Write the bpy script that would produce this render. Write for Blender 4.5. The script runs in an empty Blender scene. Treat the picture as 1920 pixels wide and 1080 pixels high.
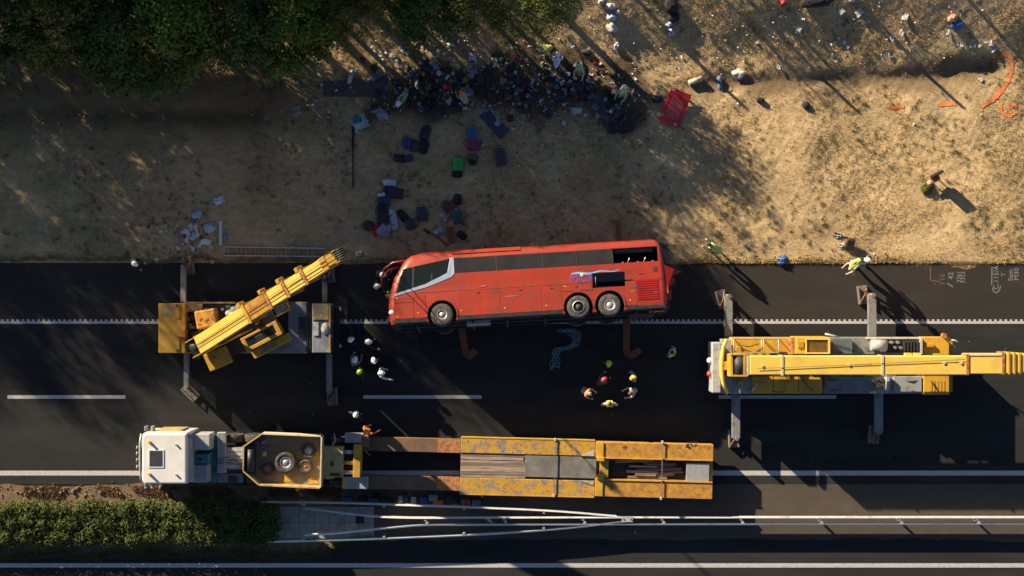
import bpy, bmesh, math, random
import numpy as np
from mathutils import Vector, Matrix, Euler

rnd = random.Random(7)
nrg = np.random.default_rng(11)
R = math.radians
scene = bpy.context.scene
COL = scene.collection

# ------------------------------------------------------------------ camera, sky, sun, exposure
CAM_H = 72.0                    # drone altitude in metres
PPM = 37.1                      # photograph pixels per metre on the road
cam_data = bpy.data.cameras.new('drone_camera')
cam_data.sensor_width = 36.0
cam_data.lens = 36.0 * CAM_H / (1920 / PPM)
cam_data.clip_end = 6000
cam = bpy.data.objects.new('drone_camera', cam_data)
cam.location = (0, 0, CAM_H)
COL.objects.link(cam)
scene.camera = cam

SUN_EL = R(18.0)
SUN_AZ = Vector((-0.725, 0.689, 0)).normalized()     # horizontal direction towards the sun
world = bpy.data.worlds.new('World')
scene.world = world
world.use_nodes = True
wn = world.node_tree
wn.nodes.clear()
sky = wn.nodes.new('ShaderNodeTexSky')
sky.sky_type = 'NISHITA'
sky.sun_disc = False
sky.sun_elevation = SUN_EL
sky.sun_rotation = math.atan2(SUN_AZ.x, SUN_AZ.y)
sky.air_density = 0.65
sky.dust_density = 0.3
sky.ozone_density = 1.5
bg = wn.nodes.new('ShaderNodeBackground')
bg.inputs['Strength'].default_value = 0.05
wo = wn.nodes.new('ShaderNodeOutputWorld')
wn.links.new(sky.outputs[0], bg.inputs[0])
wn.links.new(bg.outputs[0], wo.inputs[0])

sun_data = bpy.data.lights.new('sun', 'SUN')
sun_data.energy = 5.0
sun_data.angle = R(0.5)
sun_data.color = (1.0, 0.83, 0.60)
sun = bpy.data.objects.new('sun', sun_data)
sdir = Vector((SUN_AZ.x * math.cos(SUN_EL), SUN_AZ.y * math.cos(SUN_EL), math.sin(SUN_EL)))
sun.rotation_euler = sdir.to_track_quat('Z', 'Y').to_euler()
sun.location = sdir * 60
COL.objects.link(sun)

scene.view_settings.view_transform = 'Standard'
scene.view_settings.look = 'None'
scene.view_settings.exposure = 1.3
scene.view_settings.gamma = 1.0
scene.view_settings.use_curve_mapping = False
scene.cycles.max_bounces = 5
scene.cycles.diffuse_bounces = 2
scene.cycles.glossy_bounces = 2
scene.cycles.transparent_max_bounces = 6

# ------------------------------------------------------------------ helpers
def PX(px, z=0.0): return (px - 960) / PPM * (CAM_H - z) / CAM_H
def PY(py, z=0.0): return (540 - py) / PPM * (CAM_H - z) / CAM_H
def P(px, py, z=0.0): return Vector((PX(px, z), PY(py, z), z))

LOC = {}
def tag(o, label=None, cat=None, group=None, kind=None):
    if label: o['label'] = label
    if cat: o['category'] = cat
    if group: o['group'] = group
    if kind: o['kind'] = kind
    return o

def thing(name, label, cat, loc=(0, 0, 0), rz=0.0, group=None, rot=None, scale=None):
    o = bpy.data.objects.new(name, None)
    o.empty_display_size = 0.2
    COL.objects.link(o)
    o.location = loc
    o.rotation_euler = rot if rot is not None else (0, 0, rz)
    if scale is not None: o.scale = scale if hasattr(scale, '__len__') else (scale,) * 3
    LOC[o.name] = Vector(loc)
    return tag(o, label, cat, group)

def fastmesh(name, V, F, mats=None, mi=None, smooth=False):
    V = np.asarray(V, dtype=np.float32); F = np.asarray(F, dtype=np.int32)
    me = bpy.data.meshes.new(name)
    k = F.shape[1]
    me.vertices.add(len(V)); me.vertices.foreach_set('co', V.ravel())
    me.loops.add(F.size); me.loops.foreach_set('vertex_index', F.ravel())
    me.polygons.add(len(F)); me.polygons.foreach_set('loop_start', np.arange(0, F.size, k, dtype=np.int32))
    if mats:
        for m in mats: me.materials.append(m)
    if mi is not None: me.polygons.foreach_set('material_index', np.asarray(mi, dtype=np.int32))
    me.update(calc_edges=True); me.validate()
    if smooth:
        me.polygons.foreach_set('use_smooth', np.ones(len(F), dtype=bool))
    return me

def link(name, me, parent=None, loc=None, rot=None, scale=None, mat=None):
    o = bpy.data.objects.new(name, me)
    COL.objects.link(o)
    if parent is not None:
        o.parent = parent
        LOC[o.name] = LOC.get(parent.name, Vector())
    if loc is not None: o.location = loc
    if rot is not None: o.rotation_euler = rot
    if scale is not None: o.scale = scale if hasattr(scale, '__len__') else (scale,) * 3
    if mat is not None:
        if not hasattr(mat, '__len__'): mat = [mat]
        for i, m in enumerate(mat):
            if i < len(o.material_slots):
                o.material_slots[i].link = 'OBJECT'
                o.material_slots[i].material = m
    return o

class MB:
    """collects shapes; build() links them as ONE mesh object"""
    def __init__(s, M=None):
        s.v = []; s.f = []; s.m = []; s.sm = []; s.M = M; s.mi = 0; s.smooth = False
    def add(s, vs, fs, smooth=None):
        b = len(s.v)
        for p in vs:
            p = Vector(p)
            s.v.append(s.M @ p if s.M is not None else p)
        for f in fs:
            s.f.append([i + b for i in f]); s.m.append(s.mi); s.sm.append(s.smooth if smooth is None else smooth)
        return s
    def hexa(s, p):
        return s.add(p, [(0, 3, 2, 1), (4, 5, 6, 7), (0, 1, 5, 4), (1, 2, 6, 5), (2, 3, 7, 6), (3, 0, 4, 7)])
    def bb(s, x0, x1, y0, y1, z0, z1):
        x0, x1 = min(x0, x1), max(x0, x1); y0, y1 = min(y0, y1), max(y0, y1)
        return s.hexa([(x0, y0, z0), (x1, y0, z0), (x1, y1, z0), (x0, y1, z0), (x0, y0, z1), (x1, y0, z1), (x1, y1, z1), (x0, y1, z1)])
    def pb(s, a, b, c, d, z0, z1):
        """photo-measured box: a..b, c..d as seen at its top z1"""
        return s.bb(PX(a, z1), PX(b, z1), PY(c, z1), PY(d, z1), z0, z1)
    def box(s, c, size, rz=0.0, rot=None):
        m = (Euler(rot).to_matrix() if rot is not None else Matrix.Rotation(rz, 3, 'Z'))
        c = Vector(c); h = [k / 2 for k in size]
        pts = [c + m @ Vector((sx * h[0], sy * h[1], sz * h[2])) for sz in (-1, 1) for sx, sy in ((-1, -1), (1, -1), (1, 1), (-1, 1))]
        return s.hexa(pts)
    def cyl(s, p0, p1, r0, r1=None, n=14, cap=True):
        p0, p1 = Vector(p0), Vector(p1); r1 = r0 if r1 is None else r1
        d = (p1 - p0)
        if d.length < 1e-6: return s
        q = d.to_track_quat('Z', 'Y').to_matrix()
        vs = []
        for p, r in ((p0, r0), (p1, r1)):
            for i in range(n):
                a = 2 * math.pi * i / n
                vs.append(p + q @ Vector((math.cos(a) * r, math.sin(a) * r, 0)))
        s.add(vs, [(i, (i + 1) % n, n + (i + 1) % n, n + i) for i in range(n)], True)
        if cap:
            b = len(s.v) - 2 * n
            s.f.append([b + i for i in reversed(range(n))]); s.f.append([b + n + i for i in range(n)])
            s.m += [s.mi] * 2; s.sm += [False] * 2
        return s
    def tube(s, pts, r, n=8):
        pts = [Vector(p) for p in pts]
        rr = r if hasattr(r, '__len__') else [r] * len(pts)
        vs = []; fs = []
        for k, p in enumerate(pts):
            d = (pts[min(k + 1, len(pts) - 1)] - pts[max(k - 1, 0)]).normalized()
            up = Vector((0, 0, 1)) if abs(d.z) < 0.95 else Vector((1, 0, 0))
            a = d.cross(up).normalized(); b = d.cross(a)
            for i in range(n):
                t = 2 * math.pi * i / n
                vs.append(p + a * math.cos(t) * rr[k] + b * math.sin(t) * rr[k])
        for k in range(len(pts) - 1):
            for i in range(n):
                fs.append((k * n + i, k * n + (i + 1) % n, (k + 1) * n + (i + 1) % n, (k + 1) * n + i))
        s.add(vs, fs, True)
        b = len(s.v) - len(vs)
        s.f.append([b + i for i in reversed(range(n))]); s.f.append([b + (len(pts) - 1) * n + i for i in range(n)])
        s.m += [s.mi] * 2; s.sm += [False] * 2
        return s
    def lathe(s, prof, o=(0, 0, 0), axis='Z', n=24, smooth=True, squash=(1, 1)):
        o = Vector(o); vs = []; fs = []
        for r, h in prof:
            for i in range(n):
                a = 2 * math.pi * i / n
                x, y = math.cos(a) * r * squash[0], math.sin(a) * r * squash[1]
                vs.append(o + (Vector((x, y, h)) if axis == 'Z' else Vector((x, h, y)) if axis == 'Y' else Vector((h, x, y))))
        for k in range(len(prof) - 1):
            for i in range(n):
                fs.append((k * n + i, k * n + (i + 1) % n, (k + 1) * n + (i + 1) % n, (k + 1) * n + i))
        return s.add(vs, fs, smooth)
    def prism(s, poly, z0, z1):
        n = len(poly)
        vs = [(x, y, z0) for x, y in poly] + [(x, y, z1) for x, y in poly]
        return s.add(vs, [tuple(reversed(range(n))), tuple(range(n, 2 * n))] + [(i, (i + 1) % n, n + (i + 1) % n, n + i) for i in range(n)])
    def rings(s, rg, cap=True, smooth=False):
        n = len(rg[0]); vs = [p for r in rg for p in r]; fs = []
        for k in range(len(rg) - 1):
            for i in range(n):
                fs.append((k * n + i, k * n + (i + 1) % n, (k + 1) * n + (i + 1) % n, (k + 1) * n + i))
        s.add(vs, fs, smooth)
        if cap:
            b = len(s.v) - len(vs)
            s.f.append([b + i for i in reversed(range(n))]); s.f.append([b + (len(rg) - 1) * n + i for i in range(n)])
            s.m += [s.mi] * 2; s.sm += [False] * 2
        return s
    def mesh(s, name, mats=()):
        me = bpy.data.meshes.new(name)
        me.from_pydata([tuple(p) for p in s.v], [], s.f)
        for m in mats: me.materials.append(m)
        me.polygons.foreach_set('material_index', s.m)
        me.polygons.foreach_set('use_smooth', s.sm)
        me.update()
        bm = bmesh.new(); bm.from_mesh(me)
        bmesh.ops.recalc_face_normals(bm, faces=bm.faces)
        bm.to_mesh(me); bm.free()
        return me
    def build(s, name, mat, parent=None, bevel=0.0, local=False, label=None):
        if parent is not None and not local:
            L = LOC.get(parent.name, Vector())
            s.v = [p - L for p in s.v]
        o = link(name, s.mesh(name, mat if hasattr(mat, '__len__') else [mat]), parent)
        if bevel:
            b = o.modifiers.new('bevel', 'BEVEL'); b.width = bevel; b.segments = 2; b.limit_method = 'ANGLE'; b.angle_limit = R(40)
        if label: o['label'] = label
        return o

# ------------------------------------------------------------------ procedural materials
def mk(name, c, rough=0.6, metal=0.0, var=0.12, sc=6.0, c2=None, amt=0.4, sc2=3.0, soft=0.08, bump=0.0, bsc=40.0, coat=0.0,
       stretch=(1, 1, 1), alpha=1.0, island=0.0, trans=0.0, spec=0.5, c3=None, amt3=0.3, sc3=20.0):
    m = bpy.data.materials.new(name); m.use_nodes = True
    nt = m.node_tree; N = nt.nodes; Lk = nt.links
    b = N['Principled BSDF']
    tc = N.new('ShaderNodeTexCoord'); mp = N.new('ShaderNodeMapping')
    mp.inputs['Scale'].default_value = stretch
    Lk.new(tc.outputs['Object'], mp.inputs[0])
    def noise(scale, detail=5, rough_=0.6):
        n = N.new('ShaderNodeTexNoise'); n.inputs['Scale'].default_value = scale
        n.inputs['Detail'].default_value = detail; n.inputs['Roughness'].default_value = rough_
        Lk.new(mp.outputs[0], n.inputs['Vector']); return n.outputs['Fac']
    def mix(f, a, bb):
        x = N.new('ShaderNodeMix'); x.data_type = 'RGBA'
        if hasattr(f, 'links') or not isinstance(f, (int, float)): Lk.new(f, x.inputs['Factor'])
        for s_, v in ((x.inputs['A'], a), (x.inputs['B'], bb)):
            if isinstance(v, tuple): s_.default_value = v
            else: Lk.new(v, s_)
        return x.outputs['Result']
    def rng(f, lo, hi):
        r = N.new('ShaderNodeMapRange'); r.inputs[1].default_value = lo; r.inputs[2].default_value = hi
        Lk.new(f, r.inputs[0]); return r.outputs[0]
    cc = lambda k: tuple(min(1.0, max(0.0, v * k)) for v in c) + (1,)
    col = mix(rng(noise(sc), 0.3, 0.7), cc(1 - var), cc(1 + var))
    if island:
        g = N.new('ShaderNodeNewGeometry')
        col = mix(g.outputs['Random Per Island'], cc(1 - island), col) if c2 is None else mix(rng(g.outputs['Random Per Island'], 1 - amt, 1.0), col, tuple(c2) + (1,))
    elif c2 is not None:
        t = 0.5 + (0.5 - amt) * 0.45
        col = mix(rng(noise(sc2, 8, 0.65), t - soft, t + soft), col, tuple(c2) + (1,))
    if c3 is not None:
        t = 0.5 + (0.5 - amt3) * 0.45
        col = mix(rng(noise(sc3, 8, 0.7), t - 0.05, t + 0.05), col, tuple(c3) + (1,))
    Lk.new(col, b.inputs['Base Color'])
    b.inputs['Roughness'].default_value = rough; b.inputs['Metallic'].default_value = metal
    b.inputs['Specular IOR Level'].default_value = spec
    b.inputs['Coat Weight'].default_value = coat; b.inputs['Coat Roughness'].default_value = 0.15
    b.inputs['Alpha'].default_value = alpha
    if trans:
        b.inputs['Transmission Weight'].default_value = trans
    if bump:
        bp = N.new('ShaderNodeBump'); bp.inputs['Strength'].default_value = bump; bp.inputs['Distance'].default_value = 0.03
        Lk.new(noise(bsc, 6), bp.inputs['Height']); Lk.new(bp.outputs[0], b.inputs['Normal'])
    return m

M = {}
def setup_materials():
    M['asphalt'] = mk('asphalt', (0.0305, 0.0305, 0.0290), 0.92, var=0.38, sc=1.1, c2=(0.0225, 0.0228, 0.0222), amt=0.45, sc2=0.5, soft=0.2, bump=0.4, bsc=60, spec=0.2, c3=(0.05, 0.047, 0.043), amt3=0.14, sc3=28, stretch=(0.18, 1, 1))
    M['shoulder'] = mk('shoulder_asphalt', (0.040, 0.036, 0.031), 0.92, var=0.22, sc=1.3, c2=(0.031, 0.029, 0.026), amt=0.45, sc2=0.5, soft=0.2, bump=0.4, bsc=60, spec=0.2, c3=(0.06, 0.054, 0.048), amt3=0.16, sc3=24, stretch=(0.25, 1, 1))
    M['asphalt_median'] = mk('asphalt_median', (0.092, 0.074, 0.058), 0.9, var=0.15, sc=1.5, c2=(0.075, 0.061, 0.048), amt=0.4, sc2=0.6, soft=0.2, bump=0.35, bsc=60, spec=0.25)
    M['line'] = mk('road_line_paint', (0.46, 0.45, 0.44), 0.7, var=0.10, sc=5, c2=(0.27, 0.26, 0.25), amt=0.22, sc2=6, c3=(0.2, 0.19, 0.18), amt3=0.12, sc3=30)
    M['ground'] = mk('dry_verge_ground', (0.50, 0.365, 0.20), 0.95, var=0.25, sc=3.2, c2=(0.32, 0.235, 0.125), amt=0.36, sc2=0.6, soft=0.2, bump=0.9, bsc=11, spec=0.05, c3=(0.20, 0.155, 0.075), amt3=0.20, sc3=8, stretch=(0.55, 1, 1))
    M['grass'] = mk('dry_grass_blades', (0.52, 0.385, 0.20), 0.9, var=0.2, sc=0.5, c2=(0.30, 0.23, 0.11), amt=0.35, island=0.3, spec=0.1)
    M['greengrass'] = mk('green_grass_blades', (0.12, 0.15, 0.045), 0.9, var=0.25, sc=0.7, c2=(0.26, 0.21, 0.09), amt=0.4, island=0.3, spec=0.1)
    M['deadweed'] = mk('dead_weed_stalks', (0.26, 0.165, 0.09), 0.9, var=0.3, sc=2, c2=(0.14, 0.095, 0.05), amt=0.5, island=0.3, spec=0.1)
    M['soil'] = mk('brown_soil', (0.21, 0.145, 0.09), 0.95, var=0.25, sc=3, c2=(0.14, 0.098, 0.062), amt=0.45, sc2=1.2, bump=0.9, bsc=14, spec=0.1)
    M['burnt'] = mk('scorched_earth', (0.075, 0.06, 0.045), 0.95, var=0.3, sc=2.2, c2=(0.15, 0.11, 0.07), amt=0.35, sc2=1.5, bump=0.8, bsc=12, spec=0.1)
    M['slab'] = mk('concrete_slab', (0.30, 0.29, 0.27), 0.9, var=0.12, sc=2, c2=(0.21, 0.2, 0.18), amt=0.35, sc2=1.5, bump=0.3, bsc=40)
    M['leaf'] = mk('leaf_green', (0.092, 0.140, 0.014), 0.65, var=0.35, sc=0.6, c2=(0.115, 0.140, 0.018), amt=0.35, island=0.4, spec=0.2)
    M['leaf2'] = mk('leaf_dark_green', (0.070, 0.106, 0.018), 0.65, var=0.35, sc=0.6, c2=(0.075, 0.095, 0.028), amt=0.4, island=0.4, spec=0.2)
    M['leaf3'] = mk('leaf_olive', (0.108, 0.122, 0.020), 0.65, var=0.35, sc=0.6, c2=(0.13, 0.095, 0.032), amt=0.3, island=0.4, spec=0.2)
    M['hedge'] = mk('hedge_leaf', (0.042, 0.058, 0.009), 0.65, var=0.4, sc=0.9, c2=(0.072, 0.086, 0.013), amt=0.4, island=0.4, spec=0.2)
    M['bark'] = mk('bark', (0.12, 0.085, 0.06), 0.95, var=0.3, sc=5, bump=0.6, bsc=20)
    M['busred'] = mk('bus_red_paint', (0.355, 0.030, 0.0105), 0.42, var=0.10, sc=0.8, c2=(0.20, 0.034, 0.019), amt=0.44, sc2=0.6, soft=0.22, coat=0.15, c3=(0.17, 0.045, 0.028), amt3=0.30, sc3=2.6, bump=0.6, bsc=1.8)
    M['busred2'] = mk('bus_louvre_red', (0.27, 0.010, 0.008), 0.4, var=0.1, sc=2)
    M['silver'] = mk('silver_trim', (0.30, 0.36, 0.46), 0.4, 0.2, var=0.06, sc=3)
    M['chrome'] = mk('bright_wheel_metal', (0.42, 0.42, 0.42), 0.45, 0.5, var=0.15, sc=12, c2=(0.25, 0.22, 0.19), amt=0.25, sc2=9)
    M['tint'] = mk('tinted_glass', (0.022, 0.024, 0.025), 0.12, var=0.2, sc=1.2, alpha=0.95, spec=0.4, c2=(0.036, 0.033, 0.030), amt=0.45, sc2=1.2, soft=0.3)
    M['cabglass'] = mk('windscreen_glass', (0.02, 0.03, 0.032), 0.06, var=0.1, alpha=0.35, spec=0.5)
    M['glass'] = mk('clear_cab_glass', (0.12, 0.17, 0.17), 0.08, var=0.1, alpha=0.55)
    M['dark'] = mk('dark_steel', (0.035, 0.036, 0.04), 0.6, 0.2, var=0.3, sc=5, c2=(0.085, 0.07, 0.055), amt=0.25, sc2=4)
    M['black'] = mk('black_plastic', (0.014, 0.014, 0.016), 0.5, var=0.2)
    M['inside'] = mk('bus_interior_dark', (0.012, 0.013, 0.016), 0.85, var=0.3, sc=3)
    M['rubber'] = mk('tyre_rubber', (0.040, 0.037, 0.034), 0.85, var=0.25, sc=6, c2=(0.10, 0.085, 0.068), amt=0.35, sc2=4)
    M['logo'] = mk('logo_violet', (0.11, 0.085, 0.42), 0.45, var=0.1, c2=(0.3, 0.05, 0.08), amt=0.25, sc2=9)
    M['logowave'] = mk('logo_wave_blue', (0.12, 0.36, 0.68), 0.45, var=0.25, sc=2)
    M['logosun'] = mk('logo_sun_orange', (0.85, 0.5, 0.1), 0.45, var=0.1)
    M['yellow'] = mk('crane_yellow_paint', (0.60, 0.345, 0.030), 0.45, var=0.08, sc=1.5, c2=(0.40, 0.215, 0.035), amt=0.36, sc2=1.6, soft=0.15, c3=(0.16, 0.095, 0.05), amt3=0.16, sc3=8, coat=0.1)
    M['yellow_boom'] = mk('boom_yellow_paint', (0.78, 0.53, 0.095), 0.42, var=0.05, sc=1.0, c2=(0.62, 0.37, 0.07), amt=0.18, sc2=1.2, soft=0.15, coat=0.15)
    M['yellow_old'] = mk('worn_yellow_paint', (0.46, 0.26, 0.022), 0.55, var=0.12, sc=1.5, c2=(0.33, 0.19, 0.045), amt=0.33, sc2=1.8, soft=0.12, c3=(0.10, 0.065, 0.04), amt3=0.16, sc3=8)
    M['yellow_rust'] = mk('rusty_yellow_deck', (0.50, 0.255, 0.025), 0.65, var=0.12, sc=1.5, c2=(0.30, 0.13, 0.04), amt=0.42, sc2=3.5, soft=0.12, c3=(0.11, 0.06, 0.035), amt3=0.27, sc3=11)
    M['yellow_scuff'] = mk('scuffed_yellow_deck', (0.50, 0.27, 0.025), 0.65, var=0.12, sc=1.5, c2=(0.24, 0.20, 0.165), amt=0.42, sc2=2.6, soft=0.05, c3=(0.11, 0.08, 0.06), amt3=0.30, sc3=9)
    M['tan'] = mk('tan_cream_paint', (0.47, 0.33, 0.12), 0.6, var=0.15, sc=2, c2=(0.27, 0.19, 0.11), amt=0.4, sc2=2.2, c3=(0.14, 0.1, 0.07), amt3=0.2, sc3=10)
    M['tanfloor'] = mk('muddy_tan_floor', (0.30, 0.215, 0.115), 0.75, var=0.2, sc=2, c2=(0.20, 0.15, 0.10), amt=0.5, sc2=1.5, soft=0.2, c3=(0.1, 0.075, 0.055), amt3=0.2, sc3=8)
    M['cream'] = mk('cream_rail_paint', (0.62, 0.50, 0.32), 0.55, var=0.1, sc=3, c2=(0.33, 0.22, 0.12), amt=0.25, sc2=5)
    M['white'] = mk('white_cab_paint', (0.72, 0.71, 0.66), 0.35, var=0.04, sc=1.5, c2=(0.60, 0.585, 0.53), amt=0.3, sc2=1.2, soft=0.2, coat=0.3)
    M['grey'] = mk('grey_painted_steel', (0.30, 0.31, 0.31), 0.55, var=0.12, sc=2, c2=(0.19, 0.185, 0.18), amt=0.35, sc2=2)
    M['lightgrey'] = mk('pale_grey_metal', (0.47, 0.47, 0.455), 0.45, 0.2, var=0.1, sc=2, c2=(0.32, 0.31, 0.29), amt=0.3, sc2=3)
    M['bluegrey'] = mk('worn_blue_grey_deck', (0.16, 0.175, 0.20), 0.7, var=0.2, sc=2, c2=(0.27, 0.26, 0.25), amt=0.32, sc2=2.2, c3=(0.06, 0.055, 0.05), amt3=0.2, sc3=9)
    M['outrigger'] = mk('outrigger_steel', (0.25, 0.245, 0.235), 0.55, 0.2, var=0.12, sc=3, c2=(0.14, 0.13, 0.12), amt=0.35, sc2=3)
    M['rustgrey'] = mk('rusty_pad_steel', (0.17, 0.155, 0.14), 0.75, 0.1, var=0.25, sc=5, c2=(0.26, 0.14, 0.075), amt=0.25, sc2=7)
    M['teal'] = mk('teal_paint', (0.045, 0.17, 0.165), 0.45, var=0.15, sc=4, c2=(0.03, 0.08, 0.08), amt=0.3)
    M['rustbeam'] = mk('rust_brown_beam', (0.20, 0.105, 0.048), 0.8, var=0.25, sc=1.5, c2=(0.10, 0.065, 0.042), amt=0.45, sc2=1.2, soft=0.2)
    M['rust'] = mk('orange_rust', (0.40, 0.17, 0.055), 0.8, var=0.3, sc=8, c2=(0.16, 0.075, 0.04), amt=0.4, sc2=6)
    M['timber'] = mk('grey_timber', (0.36, 0.27, 0.20), 0.85, var=0.25, sc=3, c2=(0.17, 0.125, 0.09), amt=0.4, sc2=2, stretch=(0.35, 6, 1))
    M['timber2'] = mk('dark_timber', (0.15, 0.115, 0.085), 0.85, var=0.3, sc=3, c2=(0.30, 0.22, 0.15), amt=0.3, sc2=2, stretch=(0.35, 6, 1))
    M['mat'] = mk('grey_deck_mat', (0.20, 0.19, 0.165), 0.9, var=0.2, sc=2.5, c2=(0.105, 0.10, 0.09), amt=0.45, sc2=1.6, soft=0.18, c3=(0.3, 0.28, 0.25), amt3=0.18, sc3=9)
    M['galv'] = mk('galvanised_rail', (0.56, 0.565, 0.56), 0.45, 0.35, var=0.08, sc=2, c2=(0.36, 0.35, 0.335), amt=0.25, sc2=1.5)
    M['strap'] = mk('orange_strap', (0.24, 0.070, 0.024), 0.8, var=0.2, sc=4, c2=(0.18, 0.07, 0.03), amt=0.35)
    M['net'] = mk('blue_rope', (0.16, 0.32, 0.36), 0.8, var=0.2)
    M['spray_o'] = mk('orange_spray', (0.80, 0.17, 0.03), 0.9, var=0.2, sc=6, c2=(0.48, 0.30, 0.13), amt=0.36, sc2=6, soft=0.12)
    M['spray_w'] = mk('white_chalk_spray', (0.21, 0.21, 0.215), 0.8, var=0.2, sc=9)
    M['spray_r'] = mk('red_orange_chalk', (0.17, 0.075, 0.05), 0.8, var=0.2, sc=9)
    M['hatchglass'] = mk('roof_hatch_glass', (0.05, 0.05, 0.055), 0.2, var=0.15, sc=4)
    M['glasslamp'] = mk('white_lamp_lens', (0.8, 0.8, 0.78), 0.2, var=0.05, coat=0.5)
    M['redlamp'] = mk('red_lamp_lens', (0.75, 0.05, 0.03), 0.25, var=0.1, coat=0.5)
    M['amber'] = mk('amber_lens', (0.85, 0.32, 0.02), 0.25, var=0.1, coat=0.5)
    M['skin'] = mk('skin', (0.50, 0.30, 0.21), 0.6, var=0.06)
    M['boots'] = mk('black_boots', (0.018, 0.016, 0.015), 0.6, var=0.2)
    M['reflect'] = mk('reflective_stripe', (0.72, 0.72, 0.68), 0.4, var=0.05)
    M['sheetred'] = mk('red_board', (0.72, 0.030, 0.026), 0.4, var=0.12, sc=1.5, c2=(0.42, 0.018, 0.022), amt=0.45, sc2=1.1, soft=0.2, coat=0.3)
setup_materials()
_fab = {}
def fab(c, rough=0.8, nm='cloth', var=0.2):
    k = (tuple(c), rough, nm)
    if k not in _fab:
        _fab[k] = mk('%s_%d' % (nm, len(_fab)), c, rough, var=var, sc=5, c2=tuple(v * 0.6 for v in c), amt=0.3, sc2=4, soft=0.15)
    return _fab[k]

# ------------------------------------------------------------------ terrain
def sst(a, b, x):
    t = np.clip((x - a) / (b - a), 0, 1); return t * t * (3 - 2 * t)
_w = [(nrg.uniform(0.25, 3.2), nrg.uniform(0, 6.28), nrg.uniform(0, 6.28)) for _ in range(26)]
def wob(x, y):
    s = 0
    for f, a, ph in _w:
        s = s + np.sin((x * math.cos(a) + y * math.sin(a)) * f + ph) / (1 + f)
    return s
_w2 = [(nrg.uniform(5, 19), nrg.uniform(0, 6.28), nrg.uniform(0, 6.28)) for _ in range(22)]
def wob2(x, y):
    s = 0
    for f, a, ph in _w2:
        s = s + np.sin((x * math.cos(a) + y * math.sin(a)) * f + ph + 1.3 * np.sin(x * 1.7 + ph) + 1.1 * np.sin(y * 2.3 - ph))
    return s / 2.6
def seg_d(x, y, pts):
    best = 1e9 + 0 * x
    for (x0, y0), (x1, y1) in zip(pts[:-1], pts[1:]):
        dx, dy = x1 - x0, y1 - y0
        t = np.clip(((x - x0) * dx + (y - y0) * dy) / (dx * dx + dy * dy), 0, 1)
        best = np.minimum(best, np.hypot(x - x0 - t * dx, y - y0 - t * dy))
    return best
RUT = [(PX(a), PY(b)) for a, b in ((1290, 158), (1430, 150), (1600, 143), (1740, 142), (1800, 140))]
HOLE = [(PX(a), PY(b)) for a, b in ((1790, 128), (1865, 122))]
RUTL = [(PX(a), PY(b)) for a, b in ((-400, 212), (200, 206), (480, 208))]
def tz(x, y):
    x = np.asarray(x, float); y = np.asarray(y, float)
    d = y - 1.27
    z = -0.55 * sst(0.8, 9.2, d) + 1.5 * sst(9.6, 16.0, d + 0.03 * np.clip(x, -30, 30)) + 0.6 * sst(16, 60, d)
    amp = sst(0.2, 1.6, d)
    z = z + amp * (0.035 * wob(x, y) + 0.007 * wob2(x, y))
    z = z - (0.13 + 0.06 * np.sin(x * 1.3)) * np.exp(-(seg_d(x, y, RUT) / (0.42 + 0.12 * np.sin(x * 1.9))) ** 2) - 0.22 * np.exp(-(seg_d(x, y, HOLE) / 0.5) ** 2) - 0.40 * np.exp(-(seg_d(x, y, RUTL) / 0.6) ** 2)
    z = np.where(d < 0, -0.10, z + 0.015)
    return z
def G(px, py, dz=0.0):
    z = 0.0
    for _ in range(4): z = float(tz(PX(px, z), PY(py, z)))
    if py > 488: z = 0.0
    return Vector((PX(px, z), PY(py, z), z + dz))

def axis(lo, hi, step, far):
    a = list(np.arange(lo, hi + step / 2, step)); s = step
    while a[-1] < far: s *= 1.45; a.append(a[-1] + s)
    s = step; b = [a[0]]
    while b[-1] > -far: s *= 1.45; b.append(b[-1] - s)
    return np.array(b[:0:-1] + a)
xs = axis(-27.5, 27.5, 0.11, 2500); ys = axis(0.3, 15.6, 0.11, 2500)
gx, gy = np.meshgrid(xs, ys)
V = np.stack([gx, gy, tz(gx, gy)], -1).reshape(-1, 3)
nx = len(xs)
I = (np.arange(len(ys) - 1)[:, None] * nx + np.arange(nx - 1)[None, :]).ravel()
F = np.stack([I, I + 1, I + nx + 1, I + nx], -1)
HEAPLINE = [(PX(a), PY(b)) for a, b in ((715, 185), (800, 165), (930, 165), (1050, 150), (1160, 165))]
def bare(x, y):  # bare soil at heap and ditch, plus shade painted under the trees
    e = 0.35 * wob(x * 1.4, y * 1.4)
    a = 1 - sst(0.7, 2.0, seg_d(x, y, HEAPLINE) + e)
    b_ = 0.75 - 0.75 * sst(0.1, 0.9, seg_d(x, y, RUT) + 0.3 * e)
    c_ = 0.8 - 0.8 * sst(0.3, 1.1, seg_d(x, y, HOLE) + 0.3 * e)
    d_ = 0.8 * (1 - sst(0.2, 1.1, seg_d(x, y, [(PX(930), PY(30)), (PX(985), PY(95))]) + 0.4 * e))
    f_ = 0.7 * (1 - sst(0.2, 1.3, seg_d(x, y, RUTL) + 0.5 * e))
    g_ = 0.85 * sst(PY(290), PY(170), y + 0.5 * e) * (1 - sst(PX(520), PX(690), x + e))  # leaf litter plus shade of the left trees, put into the ground colour
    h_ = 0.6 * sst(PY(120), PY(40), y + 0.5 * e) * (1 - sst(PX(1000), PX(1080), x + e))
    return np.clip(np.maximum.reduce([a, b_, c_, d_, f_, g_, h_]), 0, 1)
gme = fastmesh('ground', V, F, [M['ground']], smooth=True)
at = gme.attributes.new('soil_and_shade', 'FLOAT', 'POINT'); at.data.foreach_set('value', bare(V[:, 0], V[:, 1]).astype(np.float32))
gn = M['ground'].node_tree; pb_ = gn.nodes['Principled BSDF']; src = pb_.inputs['Base Color'].links[0].from_socket
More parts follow.
